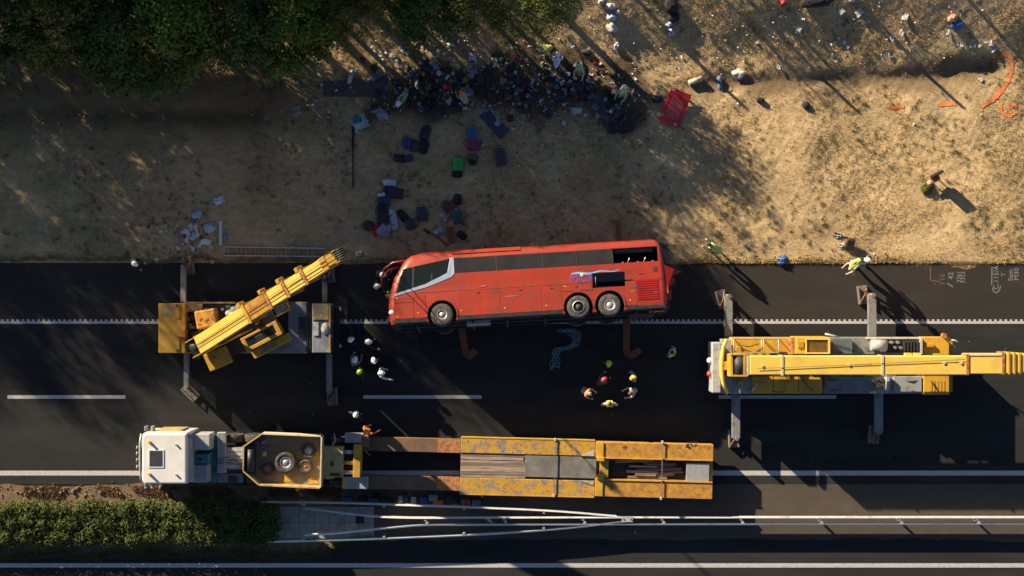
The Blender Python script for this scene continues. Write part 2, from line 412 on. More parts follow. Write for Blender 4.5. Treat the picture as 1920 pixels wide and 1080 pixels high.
an = gn.nodes.new('ShaderNodeAttribute'); an.attribute_name = 'soil_and_shade'
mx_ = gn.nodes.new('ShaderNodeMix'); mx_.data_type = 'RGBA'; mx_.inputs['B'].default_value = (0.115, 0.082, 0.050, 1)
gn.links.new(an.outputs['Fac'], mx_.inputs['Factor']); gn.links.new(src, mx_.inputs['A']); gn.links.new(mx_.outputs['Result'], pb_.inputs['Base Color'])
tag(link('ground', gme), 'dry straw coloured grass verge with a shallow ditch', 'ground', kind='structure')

def strip(name, top, bot, z, mat, label, parent=None, kind='structure'):
    """sheet between two polylines with equal point counts"""
    n = len(top)
    V = [(x, y, z) for x, y in bot] + [(x, y, z) for x, y in top]
    F = [(i, i + 1, n + i + 1, n + i) for i in range(n - 1)]
    o = link(name, fastmesh(name, V, F, [mat]), parent)
    if kind: tag(o, label, None, kind=kind)
    return o
ex = np.concatenate([[-900], np.arange(-30, 30.1, 0.25), [900]])
edge_y = [PY(490 + 5.0 * min(1, max(0, (x + 26) / 52))) + 0.05 * float(wob(np.array(x * 2.3), np.array(3.3))) for x in ex]
SEAM = PY(908)
road = strip('road', list(zip(ex, edge_y)), [(x, SEAM) for x in ex], 0.0, M['asphalt'], 'dark asphalt carriageway with emergency lane')
road['category'] = 'road'
shoulder = strip('hard_shoulder', list(zip(ex, edge_y)), [(x, PY(600)) for x in ex], 0.0015, M['shoulder'], 'lighter asphalt of the emergency lane along the verge'); shoulder['category'] = 'road'
# paved median crossover and second carriageway
mx = np.array([PX(652)] + list(np.linspace(PX(690), PX(1920), 20)) + [900])
strip('median_pavement', [(x, SEAM) for x in mx], [(x, PY(1012 + 26 * max(0, 1 - (x - mx[0]) / 4.0) ** 1.5)) for x in mx], 0.004, M['asphalt_median'], 'brownish asphalt paving between the carriageways')['category'] = 'pavement'
sx = np.concatenate([[-900], np.arange(-30, 30.1, 0.5), [900]])
def south_edge(x):
    p = 960 + x * PPM
    return PY(1046 - 34 * float(sst(520, 720, np.array(p))) ** 1.2) + 0.03 * float(wob(np.array(x * 2.0), np.array(7.0)))
SOUTH = [(x, south_edge(x)) for x in sx]
strip('south_road', SOUTH, [(x, -28) for x in sx], 0.008, M['asphalt'], 'dark asphalt of the opposite carriageway')['category'] = 'road'
# median soil, from the seam down to the south road, left of the paving
vx = np.concatenate([[-900], np.arange(-30, PX(660), 0.5), [PX(662)]])
strip('median_verge', [(x, SEAM - 0.02 + 0.04 * float(wob(np.array(x * 3.0), np.array(1.0)))) for x in vx], [(x, south_edge(x) - 0.1) for x in vx], 0.0035, M['soil'], 'brown soil verge of the median')['category'] = 'verge'
strip('far_field', [(x, -28) for x in sx], [(x, -2500) for x in sx], -0.06, M['ground'], 'dry field beyond the opposite carriageway')['category'] = 'field'

# ------------------------------------------------------------------ painted lines (parts of the roads)
def paint(name, a, b, c, d, parent, z=0.004):
    return MB().bb(PX(a), PX(b), PY(c), PY(d), z - 0.003, z).build(name, M['line'], parent)
for a, b in ((-653, -431), (14, 235), (681, 903), (1348, 1568), (2015, 2237)):
    paint('lane_dash', a, b, 741, 747.5, road)
mb = MB().bb(-900, 900, PY(607), PY(602.3), 0.001, 0.004)
x = -320.0
while x < 2250:
    mb.bb(PX(x), PX(x + 4.8), PY(602.2), PY(598.8), 0.001, 0.0042); x += 9.75
mb.build('toothed_edge_line', M['line'], road)
paint('solid_lane_line', -32000, 34000, 882.5, 891.5, road)
sr = bpy.data.objects['south_road']
paint('solid_lane_line', -32000, 34000, 1056, 1064, sr, 0.012)

# spray and chalk marks
def drape_band(name, pts, wdt, mat, label, group=None):
    V = []; F = []
    pts = [Vector((PX(a), PY(b), 0)) for a, b in pts]
    fine = []
    for p, q in zip(pts[:-1], pts[1:]):
        n = max(2, int((q - p).length / 0.12))
        fine += [p.lerp(q, i / n) for i in range(n)]
    fine.append(pts[-1])
    for i, p in enumerate(fine):
        d = (fine[min(i + 1, len(fine) - 1)] - fine[max(i - 1, 0)]).normalized(); nn = Vector((-d.y, d.x, 0))
        w = wdt * 0.95 * (0.6 + 0.6 * rnd.random())
        for s in (-1, 1):
            q = p + nn * w * s * 0.5
            V.append((q.x, q.y, float(tz(q.x, q.y)) + 0.022))
    F = [(2 * i, 2 * i + 1, 2 * i + 3, 2 * i + 2) for i in range(len(fine) - 1)]
    return tag(link(name, fastmesh(name, V, F, [mat])), label, 'paint mark', group)
drape_band('spray_mark', [(1880, 97), (1895, 103), (1902, 115), (1902, 135), (1893, 155), (1880, 172), (1866, 186), (1845, 198)], 0.24, M['spray_o'], 'long curved orange spray line around the end of the ditch')
drape_band('spray_mark', [(1668, 199), (1700, 198)], 0.24, M['spray_o'], 'short orange spray dash on the grass, the one farther from the curved line')
drape_band('spray_mark', [(1767, 194), (1798, 192)], 0.24, M['spray_o'], 'short orange spray dash on the grass, nearer the curved line')
drape_band('spray_mark', [(1883, 191), (1882, 205), (1888, 214), (1900, 216), (1911, 208), (1910, 190)], 0.16, M['spray_o'], 'orange spray loop on the grass beside the right edge')
drape_band('spray_mark', [(1896, 190), (1899, 202), (1905, 196)], 0.11, M['spray_o'], 'small orange tick sprayed inside the orange loop')

def text_mesh(name, body, size, mat, parent=None, extr=0.002):
    cu = bpy.data.curves.new(name, 'FONT'); cu.body = body; cu.size = size; cu.extrude = extr; cu.align_x = 'CENTER'; cu.align_y = 'CENTER'
    cu.resolution_u = 3
    o = bpy.data.objects.new(name, cu); COL.objects.link(o)
    dg = bpy.context.evaluated_depsgraph_get()
    me = bpy.data.meshes.new_from_object(o.evaluated_get(dg))
    bpy.data.objects.remove(o); bpy.data.curves.remove(cu)
    me.materials.clear(); me.materials.append(mat)
    return link(name, me, parent)
def chalk(body, px, py, size, mat):
    o = text_mesh('chalk_text', body, size, mat, road, 0.001)
    o.location = (PX(px), PY(py), 0.0052); o.rotation_euler = (0, 0, R(90)); return o
chalk('116', 1767, 524, 0.40, M['spray_r']); chalk('42', 1783, 517, 0.38, M['spray_w'])
chalk('3361', 1798, 519, 0.30, M['spray_w']); chalk('3352', 1806, 520, 0.30, M['spray_w'])
chalk('C,115/A1', 1868, 517, 0.36, M['spray_w']); chalk('T', 1882, 515, 0.30, M['spray_w'])
chalk('Sam', 1895, 516, 0.36, M['spray_w']); chalk('M30', 1906, 514, 0.36, M['spray_w'])
def chalk_line(pts, w, mat):
    mb = MB()
    for (a, b), (c, d) in zip(pts[:-1], pts[1:]):
        p, q = P(a, b, 0), P(c, d, 0); e = (q - p).normalized(); n = Vector((-e.y, e.x, 0)) * w / 2
        mb.hexa([p - n + Vector((0, 0, .001)), q - n + Vector((0, 0, .001)), q + n + Vector((0, 0, .001)), p + n + Vector((0, 0, .001)),
                 p - n + Vector((0, 0, .0048)), q - n + Vector((0, 0, .0048)), q + n + Vector((0, 0, .0048)), p + n + Vector((0, 0, .0048))])
    mb.build('chalk_line', mat, road)
chalk_line([(1744.5, 498), (1744.5, 525)], 0.05, M['spray_r']); chalk_line([(1746, 526), (1764, 528)], 0.04, M['spray_r'])
chalk_line([(1776, 531), (1787, 538)], 0.045, M['spray_w']); chalk_line([(1860, 500), (1859.5, 534)], 0.045, M['spray_w'])
chalk_line([(1861, 539), (1863, 547), (1869, 549), (1874, 544), (1876, 536)], 0.045, M['spray_w'])

# concrete slabs by the barrier flare, with a drain
slabs = thing('concrete_apron', 'grey concrete slab apron beyond the end of the hedge, between the barriers', 'apron', P(600, 978, 0))
for r_ in range(2):
    for c_ in range(7):
        a = 506 + c_ * 28; t = 950 + r_ * 30
        MB().bb(PX(a), PX(a + 27.2), PY(t), PY(t + 29.2), 0.005, 0.022 + rnd.uniform(-.003, .004)).build('slab', M['slab'], slabs)
gr = thing('drain_grate', 'dark square drain grate set in the concrete apron', 'drain', P(675, 973, 0.02))
MB().pb(667, 683, 965, 982, 0.02, 0.034).build('frame', M['dark'], gr)
for k in range(6): MB().pb(668.5 + k * 2.4, 669.7 + k * 2.4, 966, 981, 0.034, 0.045).build('bar', M['black'], gr)

# ------------------------------------------------------------------ grass blades (uncountable)
def blades(name, xy, hgt, wid, mat, label):
    n = len(xy); k = 3
    x = np.repeat(xy[:, 0], k) + nrg.normal(0, 0.025, n * k); y = np.repeat(xy[:, 1], k) + nrg.normal(0, 0.025, n * k)
    z = tz(x, y); a = nrg.uniform(0, 6.28, n * k); h = np.repeat(hgt, k) * nrg.uniform(0.6, 1.2, n * k)
    w = wid * nrg.uniform(0.7, 1.5, n * k); lx = nrg.normal(0, 0.55, n * k) * h; ly = nrg.normal(0, 0.55, n * k) * h
    A = np.stack([x - np.cos(a) * w, y - np.sin(a) * w, z - 0.01], -1); B = np.stack([x + np.cos(a) * w, y + np.sin(a) * w, z - 0.01], -1)
    T = np.stack([x + lx, y + ly, z + h], -1)
    V = np.stack([A, B, T], 1).reshape(-1, 3); F = np.arange(len(V)).reshape(-1, 3)
    return tag(link(name, fastmesh(name, V, F, [mat])), label, 'grass', kind='stuff')
n = 190000
xy = np.stack([nrg.uniform(-27, 27, n), nrg.uniform(1.25, 15.5, n)], -1)
dens = 0.5 + 0.22 * wob(xy[:, 0] * 1.3, xy[:, 1] * 1.3)
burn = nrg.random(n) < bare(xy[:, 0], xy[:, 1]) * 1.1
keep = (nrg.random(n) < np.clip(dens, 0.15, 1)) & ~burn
xy = xy[keep]
blades('dry_grass', xy, 0.03 + 0.045 * nrg.random(len(xy)), 0.011, M['grass'], 'mown dry straw grass covering the verge')
n = 26000
xy = np.stack([nrg.uniform(-27, 27, n), nrg.uniform(1.25, 15.5, n)], -1)
green = (wob(xy[:, 0] * 0.6 + 5, xy[:, 1] * 0.9) > 1.0 + 0.05 * xy[:, 0])
xy = xy[green]
blades('green_grass', xy, 0.04 + 0.05 * nrg.random(len(xy)), 0.010, M['greengrass'], 'patches of greener grass growing among the straw')
# coarse tufts and weeds
n = 3000
xy = np.stack([nrg.uniform(-27, 27, n), nrg.uniform(1.5, 15.5, n)], -1)
xy = xy[(wob(xy[:, 0] * 2.1 + 9, xy[:, 1] * 2.1) > 0.2)]
xy = np.repeat(xy, 9, 0) + nrg.normal(0, 0.055, (len(xy) * 9, 2))
blades('grass_tufts', xy, 0.06 + 0.09 * nrg.random(len(xy)), 0.009, M['greengrass'], 'coarser olive tufts dotted over the verge')
# grass fringe over the asphalt edge
n = 9000
ex_ = nrg.uniform(-27, 27, n)
ey_ = np.interp(ex_, ex, edge_y) + np.abs(nrg.normal(0, 0.12, n)) - 0.07 * np.clip(wob(ex_ * 3.1, ex_ * 0 + 2.0), -0.3, 1.2)
blades('edge_grass', np.stack([ex_, ey_], -1), 0.06 + 0.05 * nrg.random(n), 0.018, M['grass'], 'ragged dry grass fringe along the asphalt edge')
# weeds on the median ends
n = 5000
wx = nrg.uniform(PX(-20), PX(700), n); wy = np.array([south_edge(v) for v in wx]) + np.abs(nrg.normal(0, 0.22, n))
tz_keep = tz
tz = lambda x, y: 0.004 + 0 * np.asarray(x)
blades('median_weeds', np.stack([wx, wy], -1), 0.05 + 0.06 * nrg.random(n), 0.016, M['greengrass'], 'thin weeds along the lower edge of the median')
n = 9000
wx = nrg.uniform(PX(-40), PX(640), n); wy = PY(922) + nrg.normal(0, 0.19, n)
keep = (wob(wx * 2.4, wy * 3) > -0.6) & (wy < SEAM - 0.05)
blades('dead_weeds', np.stack([wx, wy], -1)[keep], 0.04 + 0.10 * nrg.random(int(keep.sum())), 0.012, M['deadweed'], 'brown dead weeds on the soil above the hedge')
tz = tz_keep
# clods of dry soil above the hedge
mb = MB()
for i in range(170):
    px = rnd.uniform(-60, 345) if i < 140 else rnd.uniform(345, 640); py = 921 + rnd.gauss(0, 7.5)
    r = 0.025 + 0.10 * rnd.random() ** 3 if py > 913 else 0.04
    c = P(px, py, 0.02)
    n6 = 6; rg = []
    for zz, k in ((-.3, .8), (.35, 1.0), (.9, .5)):
        rg.append([c + Vector((math.cos(t) * r * k * rnd.uniform(.6, 1.3), math.sin(t) * r * k * rnd.uniform(.6, 1.3), zz * r * rnd.uniform(.7, 1.1))) for t in [j * 6.283 / n6 for j in range(n6)]])
    mb.rings(rg)
tag(mb.build('soil_clods', M['soil']), 'loose brown clods of soil and dead weeds above the hedge', 'soil', kind='stuff')
# ------------------------------------------------------------------ trees and hedge
def leaf_quads(C, Nn, s):
    """folded leaf-shaped faces at C facing Nn"""
    n = len(C)
    Nn = Nn / (np.linalg.norm(Nn, axis=1, keepdims=True) + 1e-9)
    r = nrg.normal(size=(n, 3)); T = r - (r * Nn).sum(1, keepdims=True) * Nn; T /= np.linalg.norm(T, axis=1, keepdims=True) + 1e-9
    B = np.cross(Nn, T); s = s[:, None]
    V = np.stack([C - T * s, C - B * s * 0.45 + Nn * s * 0.12, C + T * s - Nn * s * 0.25, C + B * s * 0.45 + Nn * s * 0.12], 1).reshape(-1, 3)
    return V, np.arange(len(V)).reshape(-1, 4)

def tree_template(name, h, rad, nclump, per, leafs, seed):
    g = np.random.default_rng(seed); rr = random.Random(seed)
    trunk = MB()
    trunk.tube([(0, 0, -0.3), (0.05, 0.02, h * 0.25), (-0.04, 0.06, h * 0.5), (0.05, 0, h * 0.8)], [0.16 * h / 6, 0.13 * h / 6, 0.09 * h / 6, 0.03], 8)
    cl = []
    for i in range(nclump):
        a = rr.uniform(0, 6.283); u = rr.random(); el = rr.uniform(-0.25, 1.0)
        q = math.sqrt(max(0.0, 1 - abs(el) ** 2.2)) * (0.55 + 0.5 * rr.random())
        p = Vector((math.cos(a) * rad * q * rr.uniform(.8, 1.15), math.sin(a) * rad * q * rr.uniform(.8, 1.15), h * 0.56 + el * h * 0.40))
        cl.append(p)
        if i % 3 == 0:
            s0 = Vector((0, 0, h * rr.uniform(0.2, 0.6))); mid = s0.lerp(p, 0.5) + Vector((rr.uniform(-.2, .2), rr.uniform(-.2, .2), 0.15))
            trunk.tube([s0, mid, p], [0.06 * h / 6, 0.04 * h / 6, 0.012], 6)
    C = []; Nn = []; S = []
    for p in cl:
        k = int(per * rr.uniform(0.5, 1.4)); cr = rr.uniform(0.45, 0.95) * rad / 2.6
        d = g.normal(size=(k, 3)); d /= np.linalg.norm(d, axis=1, keepdims=True)
        q = d * (g.random((k, 1)) ** 0.45) * cr * np.array([1.15, 1.15, 0.75])
        C.append(np.array(p) + q); Nn.append(d * 0.7 + g.normal(size=(k, 3)) * 0.35 + np.array([0, 0, 0.55])); S.append(g.uniform(0.6, 1.3, k) * leafs)
    V, F = leaf_quads(np.concatenate(C), np.concatenate(Nn), np.concatenate(S))
    return trunk.mesh(name + '_trunk', [M['bark']]), fastmesh(name + '_crown', V, F, [M['leaf']])

TT = [tree_template('tree_a', 6.0, 2.5, 60, 130, 0.12, 3), tree_template('tree_b', 6.0, 2.2, 54, 130, 0.11, 5), tree_template('tree_c', 6.0, 2.8, 68, 120, 0.13, 9),
      tree_template('tree_d', 6.0, 2.3, 56, 85, 0.09, 13), tree_template('tree_e', 6.0, 2.6, 60, 78, 0.09, 17), tree_template('tree_f', 6.0, 2.3, 40, 34, 0.085, 23)]
def tree(px, py, h, spread_, k, label, group, leaf, name='tree'):
    # px, py: where the stem stands, in photograph pixels on the ground
    z = float(tz(PX(px), PY(py)))
    sc = h / 6.0
    t = thing(name, label, 'tree', (PX(px), PY(py), z), rnd.uniform(0, 6.28), group, scale=(sc * spread_, sc * spread_, sc))
    link('trunk', TT[k][0], t); link('crown', TT[k][1], t, mat=[M[leaf]])
    return t
front = [
    (30, 45, 7.2, 0.95, 0, 'leaf2', 'dark leafy tree in the upper left corner of the photo'),
    (150, 62, 6.6, 0.9, 1, 'leaf3', 'olive toned tree, second from the upper left corner'),
    (270, 92, 5.6, 1.05, 2, 'leaf2', 'dark broad tree reaching lowest over the shaded ditch'),
    (372, 58, 6.4, 0.95, 0, 'leaf', 'green tree, fourth along the row from the upper left corner'),
    (475, 68, 5.8, 1.0, 1, 'leaf2', 'dark tree midway along the row, left of the bright green one'),
    (560, 56, 5.2, 1.05, 2, 'leaf', 'brighter green tree just left of the gap full of litter'),
    (640, 42, 4.2, 0.9, 0, 'leaf3', 'small olive tree standing at the left side of the littered gap'),
    (735, 22, 4.4, 0.95, 4, 'leaf', 'green tree whose crown hangs over the scattered litter'),
    (815, 28, 4.2, 1.0, 2, 'leaf2', 'dark low tree above the white plastic bags'),
    (890, 10, 4.6, 0.9, 0, 'leaf3', 'olive tree beside the bare earth streak at the top edge'),
    (985, 38, 4.2, 1.05, 4, 'leaf', 'green tree at the right end of the row, beside the lit grass'),
    (1030, 0, 4.2, 0.95, 4, 'leaf2', 'dark tree at the top edge, last of the row to the right'),
]
for px, py, h, s_, k, lf, lab in front: tree(px, py, h, s_, k, lab, 'trees along the verge', lf)
# taller wood behind, beyond the photograph's edge: it throws the long morning shade
for i in range(13):
    px = -1080 + i * 128 + rnd.uniform(-25, 25)
    h = 10.6 if px < -480 else (11.3 if px < 0 else 8.8)
    tree(px, -150 + rnd.uniform(-35, 35), h + rnd.uniform(-0.6, 0.5), 0.66, 3 + i % 2, 'tall tree of the wood behind the verge, beyond the upper left edge', 'tall trees of the wood behind', ('leaf', 'leaf2', 'leaf3')[i % 3])
for i in range(3):
    tree(-700 + i * 500 + rnd.uniform(-40, 40), -330, 9.6, 0.85, 3 + i % 2, 'tall tree of the wood behind the verge, beyond the upper left edge', 'tall trees of the wood behind', 'leaf2')
for i in range(12):  # unseen mid row, added to thicken the shade on the verge
    tree(-620 + i * 122 + rnd.uniform(-30, 30), -75 + rnd.uniform(-25, 25), 7.4 + rnd.uniform(-.5, .6), 0.72, 3 + i % 2, 'slender shade tree added between the verge row and the tall wood, beyond the top edge', 'slender shade trees added beyond the top edge', ('leaf2', 'leaf3')[i % 2])
for i in range(15):  # low bushes added to block low sun under the crowns
    tree(-260 + i * 74 + rnd.uniform(-14, 14), -28 + rnd.uniform(-14, 10), 2.9 + rnd.uniform(-.4, .5), 1.15, i % 3, 'low bush added to block light beneath the trees at the top edge', 'added bushes blocking light at the top edge', ('leaf2', 'leaf3', 'leaf')[i % 3], 'bush')
for px, py, h in ((1265, -85, 2.4), (1330, -95, 2.2), (700, -60, 6.2), (840, -70, 6.0), (960, -60, 5.6)):
    tree(px, py, h, 0.85, 5, 'tree just beyond the top edge behind the littered verge', 'trees beyond the top edge', 'leaf')

# slim fence posts beyond the top edge, whose shadows rule the lit grass
for i in range(4):
    px = 1133 + i * 205
    z = float(tz(PX(px), PY(-55)))
    t = thing('fence_post', 'slim wooden boundary fence post standing just beyond the top edge', 'post', (PX(px), PY(-55), z), 0, 'boundary fence posts')
    MB().cyl((0, 0, -0.2), (0, 0, 1.95), 0.09, 0.08, 10).build('post', M['timber'], t, local=True)
    MB().cyl((0, 0, 1.95), (0, 0, 2.02), 0.08, 0.02, 10).build('cap', M['timber'], t, local=True)

# hedge in the median
hd = thing('hedge', 'dense green hedge of leafy shrubs in the median, below the truck', 'hedge', P(250, 985, 0))
C = []; Nn = []; S = []; stems = MB()
x = -70.0
while x < 512:
    for row in (955, 978, 1001):
        c = P(x + rnd.uniform(-7, 7), row + rnd.uniform(-5, 5), 0.0); ht = rnd.uniform(0.95, 1.25); wd = rnd.uniform(0.5, 0.62)
        stems.tube([c, c + Vector((rnd.uniform(-.1, .1), rnd.uniform(-.1, .1), ht * 0.8))], [0.03, 0.01], 5)
        k = 330
        d = nrg.normal(size=(k, 3)); d[:, 2] = np.abs(d[:, 2]) * 1.1 - 0.15; d /= np.linalg.norm(d, axis=1, keepdims=True)
        q = d * (nrg.random((k, 1)) ** 0.35) * np.array([wd, wd, ht * 0.62])
        C.append(np.array(c) + np.array([0, 0, ht * 0.38]) + q); Nn.append(d * 0.5 + nrg.normal(size=(k, 3)) * 0.3 + np.array([0, 0, 0.6])); S.append(nrg.uniform(0.05, 0.12, k))
    x += 17
V, F = leaf_quads(np.concatenate(C), np.concatenate(Nn), np.concatenate(S))
V = V - np.array(LOC[hd.name])
link('foliage', fastmesh('foliage', V, F, [M['hedge']]), hd)
stems.build('stems', M['bark'], hd)
# ------------------------------------------------------------------ guard rails
def smooth_line(pts, n=10):
    pts = [Vector(p) for p in pts]; out = []
    for i in range(len(pts) - 1):
        p0 = pts[max(i - 1, 0)]; p1 = pts[i]; p2 = pts[i + 1]; p3 = pts[min(i + 2, len(pts) - 1)]
        for k in range(n):
            t = k / n
            out.append(0.5 * ((2 * p1) + (p2 - p0) * t + (2 * p0 - 5 * p1 + 4 * p2 - p3) * t * t + (3 * p1 - p0 - 3 * p2 + p3) * t ** 3))
    out.append(pts[-1]); return out
WB = [(-0.01, 0.0), (0.05, 0.03), (0.075, 0.075), (0.05, 0.12), (0.0, 0.155), (0.05, 0.19), (0.075, 0.235), (0.05, 0.28), (-0.01, 0.31)]
def rail_mesh(line, side, z0=0.44):
    """w-section beam swept along line; side = +1 bulges to the left of travel"""
    rg = []
    for i, p in enumerate(line):
        d = (line[min(i + 1, len(line) - 1)] - line[max(i - 1, 0)]); d.z = 0; d.normalize(); nn = Vector((-d.y, d.x, 0)) * side
        prof = WB + [(u - 0.02, v) for u, v in reversed(WB)]
        rg.append([Vector((p.x, p.y, 0)) + nn * u * 0.8 + Vector((0, 0, z0 + v)) for u, v in prof])
    return rg
def barrier(label, px_pts, side, posts, ends=True, z=0.75):
    line = smooth_line([P(a, b, z) for a, b in px_pts], 8)
    t = thing('guard_rail', label, 'guard rail', (line[0].x, line[0].y, 0), 0, 'steel crash barriers in the median')
    MB().rings(rail_mesh(line, side)).build('beam', M['galv'], t)
    for px in posts:
        x = PX(px, z)
        k = min(range(len(line)), key=lambda i: abs(line[i].x - x)); p = line[k]
        d = (line[min(k + 1, len(line) - 1)] - line[max(k - 1, 0)]).normalized(); nn = Vector((-d.y, d.x, 0)) * -side
        c = Vector((x, p.y, 0)) + nn * 0.10
        po = MB().box(c + Vector((0, 0, .36)), (0.10, 0.055, 0.72)).build('post', M['galv'], t)
        MB().box(c - nn * 0.055 + Vector((0, 0, .60)), (0.14, 0.075, 0.20)).build('spacer', M['outrigger'], po)
    return t
barrier('steel guard rail running from the hedge behind the row of luggage', [(490, 942), (640, 944), (770, 948.5), (900, 953), (1000, 957), (1090, 963), (1172, 971)], 1, (570, 720, 870, 1020))
barrier('upper rail of the straight pair, bending away at its left end', [(570, 953.5), (630, 961), (700, 969), (780, 972), (900, 971.5), (1200, 971), (1500, 971), (1920, 971), (2300, 971)], 1, (640, 797, 945, 1093, 1241, 1389, 1537, 1687, 1832, 1980))
barrier('lower rail of the straight pair, bending away at its left end', [(570, 1004), (640, 999), (730, 990), (800, 984.5), (900, 984), (1200, 983.5), (1500, 983), (1920, 983), (2300, 983)], -1, (640, 801, 949, 1097, 1245, 1393, 1541, 1691, 1836, 1984))
barrier('lowest guard rail, curving up from the hedge end to the pair', [(498, 1016), (640, 1013), (740, 1009.5), (870, 1004), (1000, 996), (1090, 988), (1178, 977)], -1, (570, 720, 870, 1020))
for px in (797, 945, 1093, 1241, 1389, 1537, 1687, 1832):
    t = thing('barrier_spreader', 'small steel spreader bracket joining the two straight rails', 'bracket', P(px + 2, 978, 0.66), 0, 'brackets between the paired rails')
    MB().box((0, 0.05, 0.0), (0.09, 0.2, 0.05), rot=(0, 0, 0.5)).build('arm', M['galv'], t, local=True)
    MB().box((0.05, -0.07, 0.02), (0.16, 0.07, 0.05)).build('plate', M['galv'], t, local=True)
t = thing('barrier_coupling', 'pale steel coupling plate where the rails run together', 'coupling', P(1176, 973, 0.70))
MB().box((0, 0, 0.08), (0.55, 0.28, 0.04)).build('plate', M['lightgrey'], t, local=True)
for s in (-1, 1): MB().cyl((s * .18, 0, .1), (s * .18, 0, .13), .035).build('bolt', M['dark'], t, local=True)
# ------------------------------------------------------------------ overturned coach
def wheel_parts(parent, c, r, w, axis='Y', rim=None, rimr=0.6, out=-1, hubmat=None, n=28, name='wheel', bolts=10, dish=0.05):
    """tyre + rim + bolts; out = direction of the outer face along the axis"""
    c = Vector(c)
    rim = rim or M['chrome']
    def ax(u, v, h): return Vector((u, h, v)) if axis == 'Y' else (Vector((u, v, h)) if axis == 'Z' else Vector((h, u, v)))
    h = w / 2
    prof = [(r * rimr, -h * .8), (r * .86, -h), (r * .96, -h * .82), (r, -h * .5), (r, h * .5), (r * .96, h * .82), (r * .86, h), (r * rimr, h * .8), (r * rimr, -h * .8)]
    t = MB().lathe(prof, c, axis, n).build(name, M['rubber'], parent, local=True)
    f = out * h
    rm = MB().lathe([(r * rimr * 1.02, f * .85), (r * rimr * .93, f * .9), (r * rimr * .86, f * (.85 - dish * 6)), (r * rimr * .55, f * (.85 - dish * 6)), (r * rimr * .45, f * .8), (r * rimr * .2, f * .95), (0.001, f * .97)], c, axis, n).build('rim', rim, t, local=True)
    b = MB()
    for k in range(bolts):
        a = 6.283 * k / bolts
        p = c + ax(math.cos(a) * r * rimr * .68, math.sin(a) * r * rimr * .68, f * .45); q = c + ax(math.cos(a) * r * rimr * .68, math.sin(a) * r * rimr * .68, f * .72)
        b.cyl(p, q, r * .055, n=6)
    o = b.build('wheel_nuts', hubmat or M['dark'], t, local=True); o['kind'] = 'stuff'
    return t

ZW = [(.22, 1.22), (.45, 1.27), (1.2, 1.275), (1.6, 1.275), (2.0, 1.275), (2.42, 1.27), (3.2, 1.20), (3.45, 1.07), (3.58, .85), (3.65, .45)]
SL = [(.22, -6.40, 6.40), (.45, -6.47, 6.46), (1.2, -6.50, 6.48), (1.6, -6.46, 6.48), (2.0, -6.36, 6.47), (2.42, -6.20, 6.45), (3.2, -5.72, 6.38), (3.45, -5.42, 6.28), (3.58, -5.0, 6.12), (3.65, -4.3, 5.8)]
def wz(z): return float(np.interp(z, [a for a, _ in ZW], [b for _, b in ZW]))
def outline(xf, xr, w, rf, rr_, seg=6):
    rf = min(rf, w * .9); rr_ = min(rr_, w * .9); o = []
    for cx, cy, r, a0 in ((xr - rr_, w - rr_, rr_, 0), (xf + rf, w - rf, rf, 90), (xf + rf, -w + rf, rf, 180), (xr - rr_, -w + rr_, rr_, 270)):
        for k in range(seg + 1):
            a = R(a0 + 90 * k / seg); o.append((cx + math.cos(a) * r, cy + math.sin(a) * r))
    return o
def bus_loft(inset=0.0, zmin=None):
    rg = []
    for (z, w), (_, xf, xr) in zip(ZW, SL):
        if zmin is not None and z < zmin: continue
        zz = z - (inset if z > 3.4 else 0)
        rg.append([Vector((x, y, zz)) for x, y in outline(xf + inset, xr - inset, max(w - inset, .2), .45, .25)])
    return rg
def tmp(me): o = bpy.data.objects.new('tmp', me); COL.objects.link(o); return o
def boolean(base_me, cut_mes):
    o = tmp(base_me); cs = []
    for c in cut_mes:
        k = tmp(c); cs.append(k)
        m = o.modifiers.new('b', 'BOOLEAN'); m.operation = 'DIFFERENCE'; m.solver = 'EXACT'; m.object = k
    me = bpy.data.meshes.new_from_object(o.evaluated_get(bpy.context.evaluated_depsgraph_get()))
    for k in cs + [o]: bpy.data.objects.remove(k)
    return me
def cutter(f):
    b = MB(); b.mi = 1; f(b); return b.mesh('cut', [M['busred'], M['inside']])
AX = (-4.0, 2.33, 3.78)
DW = [(-6.08, 1.63), (-5.72, 2.78), (-3.52, 3.14), (-3.64, 2.46), (-4.0, 2.29), (-4.7, 1.99)]
def xz_prism(b, poly, y0, y1):
    n = len(poly)
    b.add([(x, y0, z) for x, z in poly] + [(x, y1, z) for x, z in poly], [tuple(range(n)), tuple(reversed(range(n, 2 * n)))] + [(i, n + i, n + (i + 1) % n, (i + 1) % n) for i in range(n)])
hull = MB().rings(bus_loft()).mesh('hull', [M['busred'], M['inside']])
def arches(b):
    for x in AX:
        b.cyl((x, -1.5, .5), (x, -0.80, .5), .68, n=28); b.cyl((x, 1.5, .5), (x, .80, .5), .68, n=28)
cuts = [cutter(lambda b: b.rings(bus_loft(.07, 1.5))), cutter(arches),
        cutter(lambda b: xz_prism(b, DW, -1.6, -0.9)),
        cutter(lambda b: b.bb(-3.36, 6.18, -1.6, -.95, 2.44, 3.16)),
        cutter(lambda b: b.bb(-7.2, -5.2, -1.04, 1.04, 1.66, 3.10)),
        cutter(lambda b: b.bb(3.05, 4.56, -1.6, -.75, 1.34, 1.62)),
        cutter(lambda b: b.bb(6.2, 6.9, -.95, .95, 2.3, 3.15))]
bus_me = boolean(hull, cuts)
for p in bus_me.polygons:
    if p.normal.z < -.8 and p.center.z < .3: p.material_index = 1
    p.use_smooth = True
bus_me.set_sharp_from_angle(angle=R(28))

